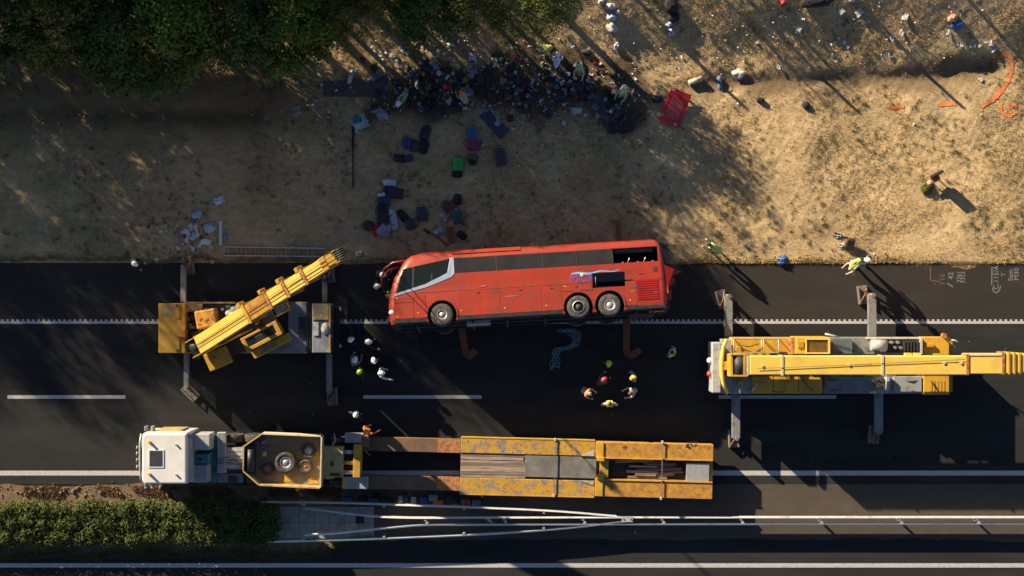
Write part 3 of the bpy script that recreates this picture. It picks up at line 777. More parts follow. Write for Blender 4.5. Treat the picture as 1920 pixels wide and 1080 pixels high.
ROLL = R(-101); YAW = R(3.4)
BR = Euler((ROLL, 0, YAW)).to_matrix()
BSC = 1.045
BR = BR * BSC
lowest = min((BR @ Vector(v.co)).z for v in bus_me.vertices)
anchor = BR @ Vector((-4.0, -1.2, .52)); zc = -lowest
wp = P(829, 590, zc + anchor.z)
bus = thing('coach', 'overturned red coach lying on its side across the toothed line', 'bus', (wp.x - anchor.x, wp.y - anchor.y, zc), rot=(ROLL, 0, YAW), scale=BSC)
BUSM = Matrix.Translation(bus.location) @ BR.to_4x4()
body = link('body', bus_me, bus)
def sp(poly, out=.012, thick=.02):
    b = MB(); n = len(poly)
    b.add([(x, -(wz(z) + out), z) for x, z in poly] + [(x, -(wz(z) - thick), z) for x, z in poly],
          [tuple(range(n)), tuple(reversed(range(n, 2 * n)))] + [(i, n + i, n + (i + 1) % n, (i + 1) % n) for i in range(n)])
    return b
def rect(x0, x1, z0, z1): return [(x0, z0), (x1, z0), (x1, z1), (x0, z1)]
def splate(name, poly, mat, out=.012, thick=.02, par=None, bevel=.006, label=None): return sp(poly, out, thick).build(name, mat, par or bus, bevel=bevel, local=True, label=label)
# glazing
for a, c in ((-3.34, -1.38), (-1.31, .78), (.86, 2.34), (2.43, 4.02)):
    w_ = splate('window', rect(a, c, 2.44, 3.16), M['tint'], .008, .02)
splate('window_pillar', rect(4.03, 4.10, 2.40, 3.2), M['black'], .014)
for a in (-1.345, .82, 2.385): splate('window_pillar', rect(a - .03, a + .03, 2.43, 3.17), M['black'], .011)
splate('driver_window', [(-5.26, 1.84), (-5.2, 2.86), (-3.54, 3.12), (-3.66, 2.48), (-4.0, 2.31), (-4.72, 2.01)], M['cabglass'], .004, .02, bevel=0)
splate('quarter_window', [(-6.06, 1.65), (-5.72, 2.77), (-5.25, 2.85), (-5.31, 1.83)], M['cabglass'], .004, .02, bevel=0)
splate('window_divider', [(-5.33, 1.82), (-5.27, 2.85), (-5.17, 2.86), (-5.24, 1.86)], M['black'], .010, .04)
splate('silver_swoosh', [(-6.18, 1.49), (-6.1, 1.62), (-4.72, 1.99), (-4.0, 2.30), (-3.66, 2.47), (-3.54, 3.0), (-3.52, 3.2), (-3.33, 3.2), (-3.33, 2.42), (-3.5, 2.24), (-3.9, 2.1), (-4.65, 1.84)], M['silver'], .02)
# doors, seams and louvres on the upward side
for a, c, z0, z1 in ((-6.22, -5.29, .42, 1.14), (-6.22, -5.29, 1.17, 1.42), (-5.26, -4.74, .42, 1.5), (-3.27, -1.27, .4, 1.55), (-1.24, .66, .4, 1.55), (.69, 1.58, .4, 1.55), (1.6, 3.02, 1.25, 1.55), (4.58, 5.06, .42, 1.55)):
    d = splate('luggage_door', rect(a, c, z0, z1), M['busred'], .016)
    if c - a > .8 and z1 > 1.5:
        sp(rect((a + c) / 2 - .06, (a + c) / 2 + .06, z1 - .14, z1 - .08), .022).build('handle', M['black'], d, local=True)
    sp(rect(a + .12, a + .2, z0 + .22 if z1 > 1.2 else z0 + .1, z0 + .27 if z1 > 1.2 else z0 + .15), .022).build('lamp', M['amber'], d, local=True)
splate('waist_strip', rect(-5.2, 6.3, 1.575, 1.60), M['black'], .004)
lv = splate('engine_louvre', rect(5.08, 6.12, .62, 1.62), M['busred2'], .010)
for k in range(9): sp(rect(5.12, 6.08, .66 + k * .105, .66 + k * .105 + .06), .026).build('slat', M['busred2'], lv, local=True)
vt = splate('air_vent', rect(5.88, 6.12, 1.95, 2.18), M['dark'], .012)
for k in range(3): sp(rect(5.9, 6.1, 1.98 + k * .07, 2.01 + k * .07), .02).build('slat', M['busred2'], vt, local=True)
for a, c in ((-6.3, -4.75), (-3.3, 1.55), (4.55, 6.3)): splate('skirt', rect(a, c, .23, .385), M['dark'], .012)
for x in AX:
    b = MB(); rg = []
    for k in range(19):
        a = R(-6 + k * 192 / 18); ca, sa = math.cos(a), math.sin(a)
        rg.append([Vector((x + ca * rr2, -y_, .5 + sa * rr2)) for rr2, y_ in ((.685, 1.26), (.685, 1.305), (.755, 1.305), (.755, 1.26))])
    b.rings(rg).build('wheel_arch', M['busred'], bus, local=True)
# wheels: the three facing up and the three beneath
wheel_parts(bus, (AX[0], -1.12, .52), .53, .30, 'Y', M['chrome'], .44, -1, M['dark'])
wheel_parts(bus, (AX[1], -1.14, .50), .54, .30, 'Y', M['dark'], .52, -1, M['black'], dish=.1)
w2 = MB().lathe([(.25, -.16), (.285, -.165), (.285, -.12), (.25, -.12), (.25, -.16)], (AX[1], -1.14, .50), 'Y', 28).build('rim_ring', M['chrome'], bus, local=True)
wheel_parts(bus, (AX[2], -1.14, .50), .53, .30, 'Y', M['chrome'], .48, -1, M['dark'], dish=.03)
for x in AX: wheel_parts(bus, (x, 1.10, .50), .53, .32, 'Y', M['dark'], .52, 1, bolts=6)
for x in AX: MB().cyl((x, -1.0, .5), (x, 1.0, .5), .10).lathe([(.02, -.2), (.24, -.1), (.24, .1), (.02, .2)], (x, 0, .5), 'Y', 14).build('axle', M['dark'], bus, local=True)
# underside
un = MB()
for y in (-.5, .5): un.bb(-6.0, 6.1, y - .05, y + .05, .10, .24)
for x in (-5.2, -2.6, -1.0, .8, 5.0): un.bb(x - .06, x + .06, -1.05, 1.05, .08, .22)
un.build('chassis_frame', M['dark'], bus, local=True)
MB().bb(-2.9, -1.8, -.95, -.35, .02, .24).build('fuel_tank', M['grey'], bus, bevel=.04, local=True)
MB().bb(4.7, 5.9, -.7, .5, .05, .24).build('engine_sump', M['dark'], bus, bevel=.04, local=True)
MB().cyl((5.6, -.9, .15), (6.3, -1.0, .15), .07).build('exhaust_pipe', M['rust'], bus, local=True)
# logo
lg = text_mesh('logo_lettering', 'MiCHEART', .50, M['logo'], bus, .004)
lg.scale = (1.05, 1.0, 1); lg.rotation_euler = (R(90), 0, 0); lg.location = (3.27, -1.287, 1.80)
b = []
for k in range(25):
    u = k / 24; b.append((2.10 + u * 2.28, 2.10 + .035 * math.sin(u * 13) + .03 * u))
lo = [(x, z - .085 * (1.15 - abs(u - .2)) * (1 if u < .95 else .5)) for (x, z), u in zip(b, [k / 24 for k in range(25)])]
wv = MB()
for k in range(24):
    wv.add([(b[k][0], -1.283, b[k][1]), (b[k + 1][0], -1.283, b[k + 1][1]), (lo[k + 1][0], -1.283, lo[k + 1][1]), (lo[k][0], -1.283, lo[k][1])], [(0, 1, 2, 3)])
wv.build('logo_wave', M['logowave'], bus, local=True)
MB().lathe([(.075, 0), (.06, -.008), (.001, -.008)], (2.58, -1.283, 1.99), 'Y', 16).build('logo_sun', M['logosun'], bus, local=True)
# open hatch flap above the last axle
fl = MB().hexa([(3.05, -1.285, 1.63), (4.56, -1.285, 1.63), (4.56, -1.52, 1.99), (3.05, -1.52, 1.99), (3.05, -1.31, 1.61), (4.56, -1.31, 1.61), (4.56, -1.55, 1.975), (3.05, -1.55, 1.975)]).build('hatch_flap', M['black'], bus, local=True)
MB().cyl((3.2, -1.2, 1.4), (3.2, -1.45, 1.85), .015).build('gas_strut', M['silver'], fl, local=True)
MB().bb(3.3, 4.1, -1.0, -.8, 1.36, 1.44).build('hatch_contents', M['bluegrey'], bus, local=True)
# front end
def ell(c, r, nm, mat, par): return MB(Matrix.Translation(c) @ Matrix.Diagonal((*r, 1))).lathe([(math.cos(R(a)) + 1e-3, math.sin(R(a))) for a in range(-90, 91, 15)], n=14).build(nm, mat, par, local=True)
for s in (-1, 1):
    hl = ell(Vector((-6.30, s * 1.10, .78)), (.18, .12, .13), 'headlamp', M['glasslamp'], bus)
MB().bb(-6.56, -6.44, -.9, .9, .36, .62).build('bumper_grille', M['black'], bus, bevel=.03, local=True)
MB().bb(-6.1, -5.5, -1.05, 1.05, 1.5, 1.62).build('dashboard', M['black'], bus, bevel=.04, local=True)
st = MB(Matrix.Translation((-5.35, -.65, 2.0)) @ Matrix.Rotation(R(-35), 4, 'Y')); 
st.tube([(math.cos(a) * .24, math.sin(a) * .24, 0) for a in [k * 6.283 / 18 for k in range(19)]], .022, 6)
sw = st.build('steering_wheel', M['dark'], bus, local=True)
MB().cyl((-5.35, -.65, 2.0), (-5.7, -.65, 1.55), .03).build('steering_column', M['dark'], sw, local=True)
tr = MB().tube([(-6.35, -1.02, 1.66), (-6.05, -1.05, 2.4), (-5.7, -1.0, 3.05)], .05, 8).tube([(-6.35, 1.02, 1.66), (-6.1, 1.0, 2.4), (-5.75, .95, 3.05)], .05, 8).build('windscreen_frame', M['busred'], bus, local=True)
ip = MB().bb(-6.62, -6.16, -.85, -.25, 1.60, 1.72).build('torn_dash_panel', M['tan'], bus, bevel=.02, local=True)
for k in range(4): MB().bb(-6.58 + k * .11, -6.51 + k * .11, -.80, -.30, 1.725, 1.75).build('switch_row', M['black'], ip, local=True)
mir = MB().tube([(-5.55, .9, 3.3), (-6.3, 1.15, 3.35), (-6.75, 1.25, 2.9)], .04, 8).build('mirror_arm', M['busred'], bus, local=True)
MB().bb(-6.85, -6.6, 1.1, 1.4, 2.3, 2.9).build('mirror', M['black'], mir, bevel=.04, local=True)
MB().tube([(-5.55, -1.0, 3.22), (-6.2, -.92, 3.18), (-6.62, -.75, 2.95), (-6.78, -.55, 2.5), (-6.72, -.45, 2.0)], .055, 8).build('torn_pillar', M['busred'], bus, local=True)
MB().tube([(-6.0, -.2, 3.1), (-6.5, -.1, 3.0), (-6.75, -.55, 2.5)], .04, 8).build('torn_pillar', M['busred'], bus, local=True)
# seats seen through the missing rear window
def seat(x, y):
    s = MB().bb(x - .22, x + .22, y - .21, y + .21, 1.75, 1.9).build('seat', fab((.10, .09, .12)), bus, bevel=.05, local=True)
    MB().bb(x + .14, x + .27, y - .21, y + .21, 1.85, 2.55).build('backrest', fab((.10, .09, .12)), s, bevel=.05, local=True)
    MB().cyl((x, y, 1.58), (x, y, 1.75), .05).build('pedestal', M['dark'], s, local=True)
for x in (-4.6, 4.35, 5.05, 5.75):
    for y in (-.85, -.38): seat(x, y)
for x in (4.75, 5.5): MB().tube([(x, -1.05, 2.3), (x + .03, -1.1, 2.5), (x + .1, -1.12, 2.68)], .03, 8).build('grab_rail', M['lightgrey'], bus, local=True)
MB().bb(4.2, 6.0, -.95, -.5, 3.05, 3.2).build('luggage_rack', M['bluegrey'], bus, bevel=.02, local=True)
# torn rear corner
def shard(pts, mat, th=.012):
    a, b_, c = [Vector(p) for p in pts[:3]]; n = (b_ - a).cross(c - a).normalized() * th; k = len(pts)
    MB().add([Vector(p) for p in pts] + [Vector(p) + n for p in pts], [tuple(range(k)), tuple(reversed(range(k, 2 * k)))] + [(i, k + i, k + (i + 1) % k, (i + 1) % k) for i in range(k)]).build('torn_panel', mat, bus, local=True)
shard([(6.45, -1.22, 2.25), (6.9, -1.1, 2.05), (7.25, -.9, 1.95), (6.8, -1.0, 1.75), (6.95, -.95, 1.5), (6.5, -1.15, 1.1)], M['busred2'])
shard([(6.3, -1.15, 3.35), (6.75, -1.0, 3.2), (6.6, -.95, 3.0), (7.0, -.85, 2.8), (6.85, -.9, 2.5), (6.4, -1.1, 2.35)], M['black'])
shard([(6.3, -.5, 3.4), (6.85, -.1, 3.3), (7.0, .2, 2.7), (6.4, 0, 2.6)], M['dark'])
shard([(6.45, -.3, 2.6), (7.1, -.4, 2.2), (6.95, -.2, 1.9), (7.15, 0, 1.4), (6.45, 0, 1.2)], M['black'])
shard([(6.45, .1, 2.0), (6.95, .3, 1.8), (6.85, .5, .9), (6.45, .4, .8)], M['busred'])
for k in range(11):
    cx = rnd.uniform(-2.8, 6.1); cz = rnd.choice((rnd.uniform(1.65, 2.35), rnd.uniform(.5, 1.5))); L_ = rnd.uniform(.2, 1.0); hh = rnd.uniform(.015, .05)
    if min(abs(cx - a) for a in AX) < 1.0 and cz < 1.4: continue
    if 1.8 < cx < 4.8 and cz > 1.3: continue
    poly = [(cx - L_ / 2, cz - hh * .3), (cx - L_ * .1, cz - hh), (cx + L_ / 2, cz + hh * .2), (cx + L_ * .2, cz + hh), (cx - L_ * .3, cz + hh * .6)]
    splate('scrape_mark', poly, mk('scrape_%d' % k, rnd.choice(((.12, .035, .025), (.30, .10, .07), (.09, .06, .045))), .7, var=.3, sc=9), .0185, .001, bevel=0)
for z in (3.2, 2.9, 2.55): MB().tube([(6.35, -.7, z), (6.75, -.6, z - .1), (7.0, -.45, z - .35)], .018, 6).build('bent_strip', M['dark'], bus, local=True)
MB().bb(6.46, 6.56, -1.15, -.95, .9, 1.5).build('tail_lamp', M['redlamp'], bus, bevel=.02, local=True)
MB().bb(6.42, 6.6, -1.0, 1.0, .3, .55).build('rear_bumper', M['dark'], bus, bevel=.04, local=True)
# lifted roof edge panel
MB().hexa([(-3.4, -1.13, 3.36), (-.2, -1.13, 3.36), (-.2, -.93, 3.55), (-3.4, -.93, 3.55), (-3.4, -1.16, 3.38), (-.2, -1.16, 3.38), (-.2, -.96, 3.58), (-3.4, -.96, 3.58)]).build('roof_edge_panel', M['busred'], bus, local=True)
# ------------------------------------------------------------------ old crane with raised boom
def outrigger(parent, x, y0, y1, z=0.9, w=12, foot=None, footang=0.0, mat='outrigger'):
    """beam from chassis edge (photo y0) to the foot (photo y1), jack and pad"""
    o = MB().pb(x - w / 2, x + w / 2, min(y0, y1), max(y0, y1), z - .28, z).build('outrigger_beam', M[mat], parent, bevel=.015)
    fx, fy = foot if foot else (x, y1)
    f = P(fx, fy, .45); e = P(x, y1, z - .12)
    MB().cyl((e.x, e.y, .12), (e.x, e.y, z + .12), .10, n=12).build('jack', M['rustgrey'], o)
    m = Matrix.Translation((f.x, f.y, 0)) @ Matrix.Rotation(footang, 4, 'Z')
    pd = MB(m).bb(-.26, .26, -.46, .46, .02, .12).build('pad', M['rustgrey'], o, bevel=.02)
    b = MB(m)
    for s in (-1, 1): b.bb(s * .22 - .03, s * .22 + .03, -.44, .44, .12, .30)
    b.build('pad_flange', M['rustgrey'], pd)
    MB(m).tube([(-.2, -.35, .3), (.05, 0, .34), (.2, .36, .3)], .03, 6).build('chain', M['rust'], pd)
    return o
def under_wheels(parent, xs_, yn, ys_, r=.52, z=None):
    for x in xs_:
        for y, out in ((yn, 1), (ys_, -1)):
            p = P(x, y, r); wheel_parts(parent, p - LOC[parent.name], r, .34, 'Y', M['dark'], .55, out, bolts=8)

c1 = thing('mobile_crane', 'weathered yellow mobile crane with its boom raised over the coach front', 'crane', P(460, 615, 0))
MB().pb(345, 620, 569, 661, .62, 1.25).build('chassis', M['dark'], c1)
for y in (567.5, 661): MB().pb(346, 576, y - 1.5, y + 1.7, 1.0, 1.34).build('side_rail', M['tan'], c1)
rb = MB().pb(297, 337, 569, 662, .7, 1.95).build('rear_engine_cover', M['yellow_old'], c1, bevel=.03)
MB().pb(337, 347, 569, 662, .7, 1.9).build('cover_edge', M['yellow_old'], c1, bevel=.02)
MB().pb(332, 347, 601, 632, 1.9, 2.03).build('cover_hump', M['yellow_rust'], rb, bevel=.02)
MB().pb(303, 327, 574, 592, 1.95, 1.957).build('soot_patch', M['tanfloor'], rb)
for y in (573, 657): MB().pb(330, 334, y - 2, y + 2, 1.95, 2.0).build('bolt', M['dark'], rb)
MB().pb(348, 379, 570, 584, 1.25, 1.6).build('tool_box', M['tan'], c1, bevel=.02)
MB().pb(379, 440, 571, 600, 1.25, 1.32).build('engine_bay', M['black'], c1)
for a, b_ in ((386, 580), (418, 580)):
    p = P(a, b_, 1.4); MB().cyl(p, p + Vector((0, 0, .12)), .07).build('filler_cap', M['lightgrey'], c1)
p = P(430, 577, 1.4); MB().cyl(P(424, 577, 1.5), P(441, 577, 1.5), .16).build('air_tank', M['dark'], c1)
MB().pb(442, 446, 569, 600, 1.25, 1.7).build('bay_partition', M['yellow_old'], c1)
MB().pb(540, 575, 568, 662, 1.25, 1.42).build('front_deck', M['bluegrey'], c1, bevel=.02)
MB().pb(500, 540, 640, 661, 1.25, 1.40).build('walkway', M['bluegrey'], c1)
MB().pb(560, 573, 594, 634, 1.42, 1.50).build('deck_well', M['black'], c1)
for a in (576, 580): MB().pb(a, a + 2, 570, 660, 1.2, 1.5).build('deck_rib', M['dark'], c1)
cab = MB().pb(585, 619, 569, 662, 1.0, 2.25).build('cab', M['bluegrey'], c1, bevel=.05)
MB().pb(586, 616, 570, 600, 2.25, 2.32).build('cab_roof_plate', M['tan'], cab, bevel=.02)
MB().pb(616.5, 619.5, 570, 661, 2.25, 2.34).build('roof_lip', M['yellow_old'], cab)
p = P(610, 616, 2.28); MB(Matrix.Translation(p) @ Matrix.Diagonal((.22, .30, .16, 1))).lathe([(math.cos(R(a)) + .001, math.sin(R(a))) for a in range(0, 91, 15)], n=12).build('rolled_cloth', fab((.42, .40, .36)), cab)
MB().pb(588, 598, 604, 630, 2.25, 2.31).build('folded_tarp', fab((.34, .36, .37)), cab, bevel=.02)
for y in (574, 604, 634): MB().pb(620, 622, y, y + 25, 1.5, 2.1).build('windscreen', M['cabglass'], cab)
MB().pb(622, 636, 574, 656, .5, .85).build('bumper', M['black'], c1, bevel=.03)
for y in (580, 648): p = P(637, y, .8); MB().cyl(p, p + Vector((.06, 0, 0)), .1).build('headlamp', M['glasslamp'], c1)
under_wheels(c1, (322, 370, 540, 590), 576, 654, .5)
p = P(360, 653, 1.5)
MB(Matrix.Translation(p)).cyl((0, 0, 0), (.2, .1, .35), .16).build('oil_drum', M['lightgrey'], c1)
outrigger(c1, 343.5, 567, 500, .9, 10, (352, 497), .1); outrigger(c1, 349, 663, 728, .9, 9, (355, 736), .8)
outrigger(c1, 609, 567, 520, .8, 10, (616, 513), .1, 'dark'); outrigger(c1, 617, 663, 735, .8, 10, (622, 744), .05)
# slewing upper structure, aligned with the boom
A1 = R(27.6)
T1 = P(465, 612, 1.3)
MU = Matrix.Translation(T1) @ Matrix.Rotation(A1, 4, 'Z')     # u forward along the boom, v left
MB(MU).cyl((0, 0, -.05), (0, 0, .22), .85, n=28).build('slew_ring', M['dark'], c1)
MB(MU).bb(-2.6, 1.5, -1.0, .95, .22, .42).build('slew_platform', M['dark'], c1)
for v in (-.24, .64): MB(MU).hexa([(-2.3, v - .04, .42), (.2, v - .04, .42), (.2, v + .04, .42), (-2.3, v + .04, .42), (-2.3, v - .04, 1.75), (-1.0, v - .04, 1.35), (-1.0, v + .04, 1.35), (-2.3, v + .04, 1.75)]).build('boom_bracket', M['yellow_old'], c1)
cw = MB(MU @ Matrix.Rotation(R(-18), 4, 'Z')).bb(-2.25, -1.25, .25, 1.15, .4, 1.25).build('counterweight', M['yellow_rust'], c1, bevel=.08)
for k in range(7):
    q = MU @ Matrix.Rotation(R(-18), 4, 'Z') @ Vector((-2.1 + .11 * k, .5 + .28 * math.sin(k * 2.2), 1.26))
    MB().box(q, (.16, .05, .03), rz=k * .9).build('rust_flake', M['rustbeam'], cw)
wn_ = MB(MU).cyl((-2.45, -.20, 1.45), (-2.45, .55, 1.45), .30, n=20).build('winch_drum', M['black'], c1)
for v in (-.24, .58): MB(MU).cyl((-2.45, v, 1.45), (-2.45, v + .04, 1.45), .38, n=20).build('drum_flange', M['yellow_old'], wn_)
fp = MB(MU @ Matrix.Translation((-1.95, -.72, 0)) @ Matrix.Rotation(R(-4), 4, 'Z')).bb(-.55, .62, -.48, .40, .35, .78).build('rear_cover', M['yellow_old'], c1, bevel=.03)
MB(MU).bb(-2.25, -2.0, -.75, -.55, .78, 1.0).build('bracket', M['rust'], fp)
MB(MU).bb(-1.1, -.1, .45, .75, .42, 1.05).build('hydraulic_tank', M['tan'], c1, bevel=.03)
for k, (u, v) in enumerate(((-.4, .95), (-.1, 1.0), (.18, .98), (-.25, .8))):
    q = MU @ Vector((u, v, .62 + .05 * k)); MB(Matrix.Translation(q) @ Matrix.Diagonal((.22, .18, .2, 1))).lathe([(math.cos(R(a)) + .001, math.sin(R(a))) for a in range(-90, 91, 18)], n=10).build('white_sack', fab((.62, .60, .56)), c1)
for k in range(9):
    a_ = Vector((rnd.uniform(352, 440), rnd.uniform(588, 655), 0)); b2 = Vector((rnd.uniform(352, 440), rnd.uniform(588, 655), 0))
    MB().tube([P(a_.x, a_.y, 1.35), P((a_.x + b2.x) / 2 + 5, (a_.y + b2.y) / 2, 1.5), P(b2.x, b2.y, 1.33)], .022, 6).build('hose', M['dark' if k % 2 else 'rustgrey'], c1)
for k in range(8):
    MB().box(P(rnd.uniform(350, 372), rnd.uniform(590, 655), 1.4), (rnd.uniform(.12, .35), rnd.uniform(.1, .3), rnd.uniform(.1, .3)), rz=rnd.uniform(-.3, .3)).build('machinery_block', M[('dark', 'rustgrey', 'bluegrey')[k % 3]], c1, bevel=.02)
# operator's cab on the right of the boom
oc = MB(MU)
oc.bb(-.3, 1.55, -1.15, -1.10, .42, 1.5).bb(1.5, 1.55, -1.15, -.5, .42, 1.5).bb(-.3, -.25, -1.15, -.5, .42, 1.5).bb(-.3, 1.55, -.55, -.50, .42, .9)
ocb = oc.build('operator_cab', M['yellow_old'], c1)
rf = MB(MU); rf.bb(-.35, 1.6, -1.2, -1.02, 1.5, 1.6).bb(-.35, 1.6, -.58, -.46, 1.5, 1.6).bb(-.35, -.15, -1.02, -.58, 1.5, 1.6).bb(1.38, 1.6, -1.02, -.58, 1.5, 1.6).build('roof_frame', M['yellow_old'], ocb, bevel=.02)
MB(MU).bb(-.15, 1.38, -1.02, -.58, 1.53, 1.55).build('roof_window', M['cabglass'], ocb)
MB(MU).bb(.2, .65, -1.0, -.65, .6, .95).build('operator_seat', M['black'], ocb, bevel=.05)
MB(MU).bb(-.3, 1.7, -1.62, -1.22, .35, .85).build('side_locker', M['yellow_old'], c1, bevel=.03)
MB(MU).bb(.2, 1.0, -1.55, -1.30, .85, .865).build('sooty_lid', M['tanfloor'], c1)
MB(MU).bb(1.6, 2.3, -.2, .75, .0, .5).build('glazed_box', M['glass'], c1)
gf = MB(MU); gf.bb(1.55, 2.35, .75, .80, 0, .55).bb(2.3, 2.36, -.25, .8, 0, .55).bb(1.55, 2.35, -.27, -.21, 0, .55).build('box_frame', M['yellow_old'], c1)
# boom: five telescoped sections
tip = P(632, 481, 11.6); foot = MU @ Vector((-2.0, .20, 1.62))
bd = (tip - foot); BL = bd.length; bd.normalize()
side = bd.cross(Vector((0, 0, 1))).normalized(); upb = side.cross(bd)
MBm = Matrix((( bd.x, -side.x, upb.x, foot.x), (bd.y, -side.y, upb.y, foot.y), (bd.z, -side.z, upb.z, foot.z), (0, 0, 0, 1)))
cutp = [0.0, .40, .56, .69, .82, .96]
wd = [.84, .77, .70, .63, .56]; hg = [.90, .82, .74, .66, .58]
bm_ = MB(MBm)
secs = []
for k in range(5):
    a, c = cutp[k] * BL - (0.35 if k == 0 else .3), cutp[k + 1] * BL
    w_, h_ = wd[k] / 2, hg[k]
    z1 = .30; z0 = z1 - h_
    pr = lambda u: [(u, -w_, z0 + .12), (u, -w_ + .10, z0), (u, w_ - .10, z0), (u, w_, z0 + .12), (u, w_, z1), (u, -w_, z1)]
    s = MB(MBm).rings([[Vector(q) for q in pr(a)], [Vector(q) for q in pr(c)]]).build('boom_section', M['yellow_boom'] if k != 1 else M['yellow_rust'], c1, bevel=.012)
    secs.append(s)
    if k < 4:
        cl = MB(MBm); e = .06
        cl.bb(c - .14, c + .04, -w_ - e, w_ + e, z1, z1 + e).bb(c - .14, c + .04, -w_ - e, w_ + e, z0 - e, z0).bb(c - .14, c + .04, -w_ - e, -w_, z0, z1).bb(c - .14, c + .04, w_, w_ + e, z0, z1)
        cl.build('boom_collar', M['rust'] if k else M['yellow_old'], s)
        MB(MBm).bb(c - .5, c - .25, w_, w_ + .22, z1 - .3, z1 + .02).build('collar_bracket', M['yellow_old'], s, bevel=.02)
        MB(MBm).bb(a + .6, c - .2, -.012, .012, z1, z1 + .012).build('boom_seam', M['rustbeam'], s)
hd1 = MB(MBm).bb(.955 * BL, BL + .25, -.22, .22, -.38, .28).bb(.93 * BL, .965 * BL, -.30, .30, -.36, .34).build('boom_head', M['yellow_old'], c1, bevel=.02)
MB(MBm).bb(BL + .1, BL + .42, -.27, -.23, -.3, .32).bb(BL + .1, BL + .42, .23, .27, -.3, .32).build('cheek_plate', M['yellow_old'], hd1)
for k in range(5): MB(MBm).cyl((BL + .28, -.22 + k * .10, .03), (BL + .28, -.16 + k * .10, .03), .27, n=18).build('sheave', M['dark'], hd1)
MB(MBm).tube([(BL + .1, .15, .25), (BL + .3, .3, .55)], .02, 6).build('aerial', M['dark'], hd1)
rp = MB(MBm)
for v in (-.08, .08): rp.tube([(-.3, v, .33), (BL + .25, v, .36)], .012, 5)
rp.build('hoist_rope', M['dark'], c1)
lf = MU @ Vector((.55, 0, .45)); ram1 = MBm @ Vector((BL * .30, 0, -.52))
MB().cyl(lf, lf.lerp(ram1, .6), .17, n=16).build('lift_ram', M['yellow_old'], c1); MB().cyl(lf.lerp(ram1, .55), ram1, .11, n=14).build('ram_rod', M['chrome'], c1)
for k in range(3): MB(MBm).tube([(1.0, -.44 - .03 * k, .0 - .1 * k), (BL * .2, -.47 - .03 * k, -.05 - .1 * k), (BL * .38, -.45 - .03 * k, .0 - .1 * k)], .022, 6).build('hose', M['black'], c1)
# falls, hook block and slings to the coach
hx = MBm @ Vector((BL + .55, 0, -.1))
fa = MB()
for k in range(4): fa.cyl(hx + Vector((0, -.09 + .06 * k, 0)), (hx.x, hx.y - .09 + .06 * k, 6.6), .012, n=5)
fa.build('hoist_falls', M['dark'], c1)
hk = MB().box((hx.x, hx.y, 6.4), (.34, .30, .5)).build('hook_block', M['dark'], c1, bevel=.06)
MB().tube([(hx.x, hx.y, 6.2), (hx.x + .1, hx.y, 6.0), (hx.x, hx.y, 5.85), (hx.x - .12, hx.y, 5.95)], .045, 8).build('hook', M['black'], hk)
for q in ((-6.3, -.9, 3.1), (-6.6, -.4, 2.9)):
    e = BUSM @ Vector(q); m_ = Vector((hx.x, hx.y, 5.9)).lerp(e, .5)
    MB().tube([(hx.x, hx.y, 5.9), m_, e], .02, 6).build('lifting_sling', M['dark'], c1)
# ------------------------------------------------------------------ clean crane with its boom laid along the chassis
c2 = thing('mobile_crane', 'bright yellow mobile crane with its long boom lying level to the right', 'crane', P(1560, 684, 0))
MB().pb(1345, 1775, 634, 738, .65, 1.2).build('chassis', M['dark'], c2)
MB().pb(1545, 1732, 632, 738, 1.2, 1.5).build('deck', M['grey'], c2)
fb = MB().pb(1732, 1780, 632, 740, .8, 1.75).build('front_deck', M['yellow'], c2, bevel=.03)
MB().pb(1738, 1752, 645, 651, 1.75, 1.9).build('towing_eye', M['yellow_old'], fb, bevel=.02)
MB().tube([P(1745, 713, 1.8), P(1750, 720, 1.82), P(1756, 730, 1.8)], .03, 6).build('hand_rail', M['dark'], fb)
p = P(1768, 629, 1.6); MB().cyl(p, p + Vector((0, 0, .3)), .12).build('beacon', M['rust'], fb)
MB().tube([P(1776, 637, 1.5), P(1790, 638, 1.7), P(1797, 642, 1.75)], .035, 6).build('mirror_arm', M['lightgrey'], fb)
cf = MB(); cf.pb(1780, 1786, 640, 735, .45, .8); cf.build('bumper', M['yellow_old'], c2)
under_wheels(c2, (1395, 1440, 1560, 1600, 1700, 1745), 642, 730, .6)
# rear counterweight
MB().pb(1335, 1352, 642, 737, .9, 2.35).build('counterweight', M['lightgrey'], c2, bevel=.05)
MB().pb(1352, 1372, 636, 738, 1.2, 2.05).build('rear_deck', M['grey'], c2, bevel=.03)
MB().tube([P(1362, 637, 2.3), P(1356, 650, 2.42), P(1353, 675, 2.45), P(1353, 700, 2.45), P(1356, 718, 2.42), P(1364, 738, 2.3)], .095, 10).build('curved_rail', M['yellow_boom'], c2)
MB().pb(1350, 1366, 678, 694, 2.3, 2.5).build('rail_bracket', M['yellow'], c2, bevel=.02)
for y, m in ((676, 'glasslamp'), (701, 'redlamp')):
    p = P(1330, y, 2.0); MB(Matrix.Translation(p) @ Matrix.Diagonal((.13, .15, .15, 1))).lathe([(math.cos(R(a)) + .001, math.sin(R(a))) for a in range(-90, 91, 18)], n=12).build('rear_lamp', M[m], c2)
for y in (648, 659, 718, 730): MB().pb(1331, 1336, y - 3, y + 4, 1.4, 1.6).build('marker_lamp', M['lightgrey'], c2)
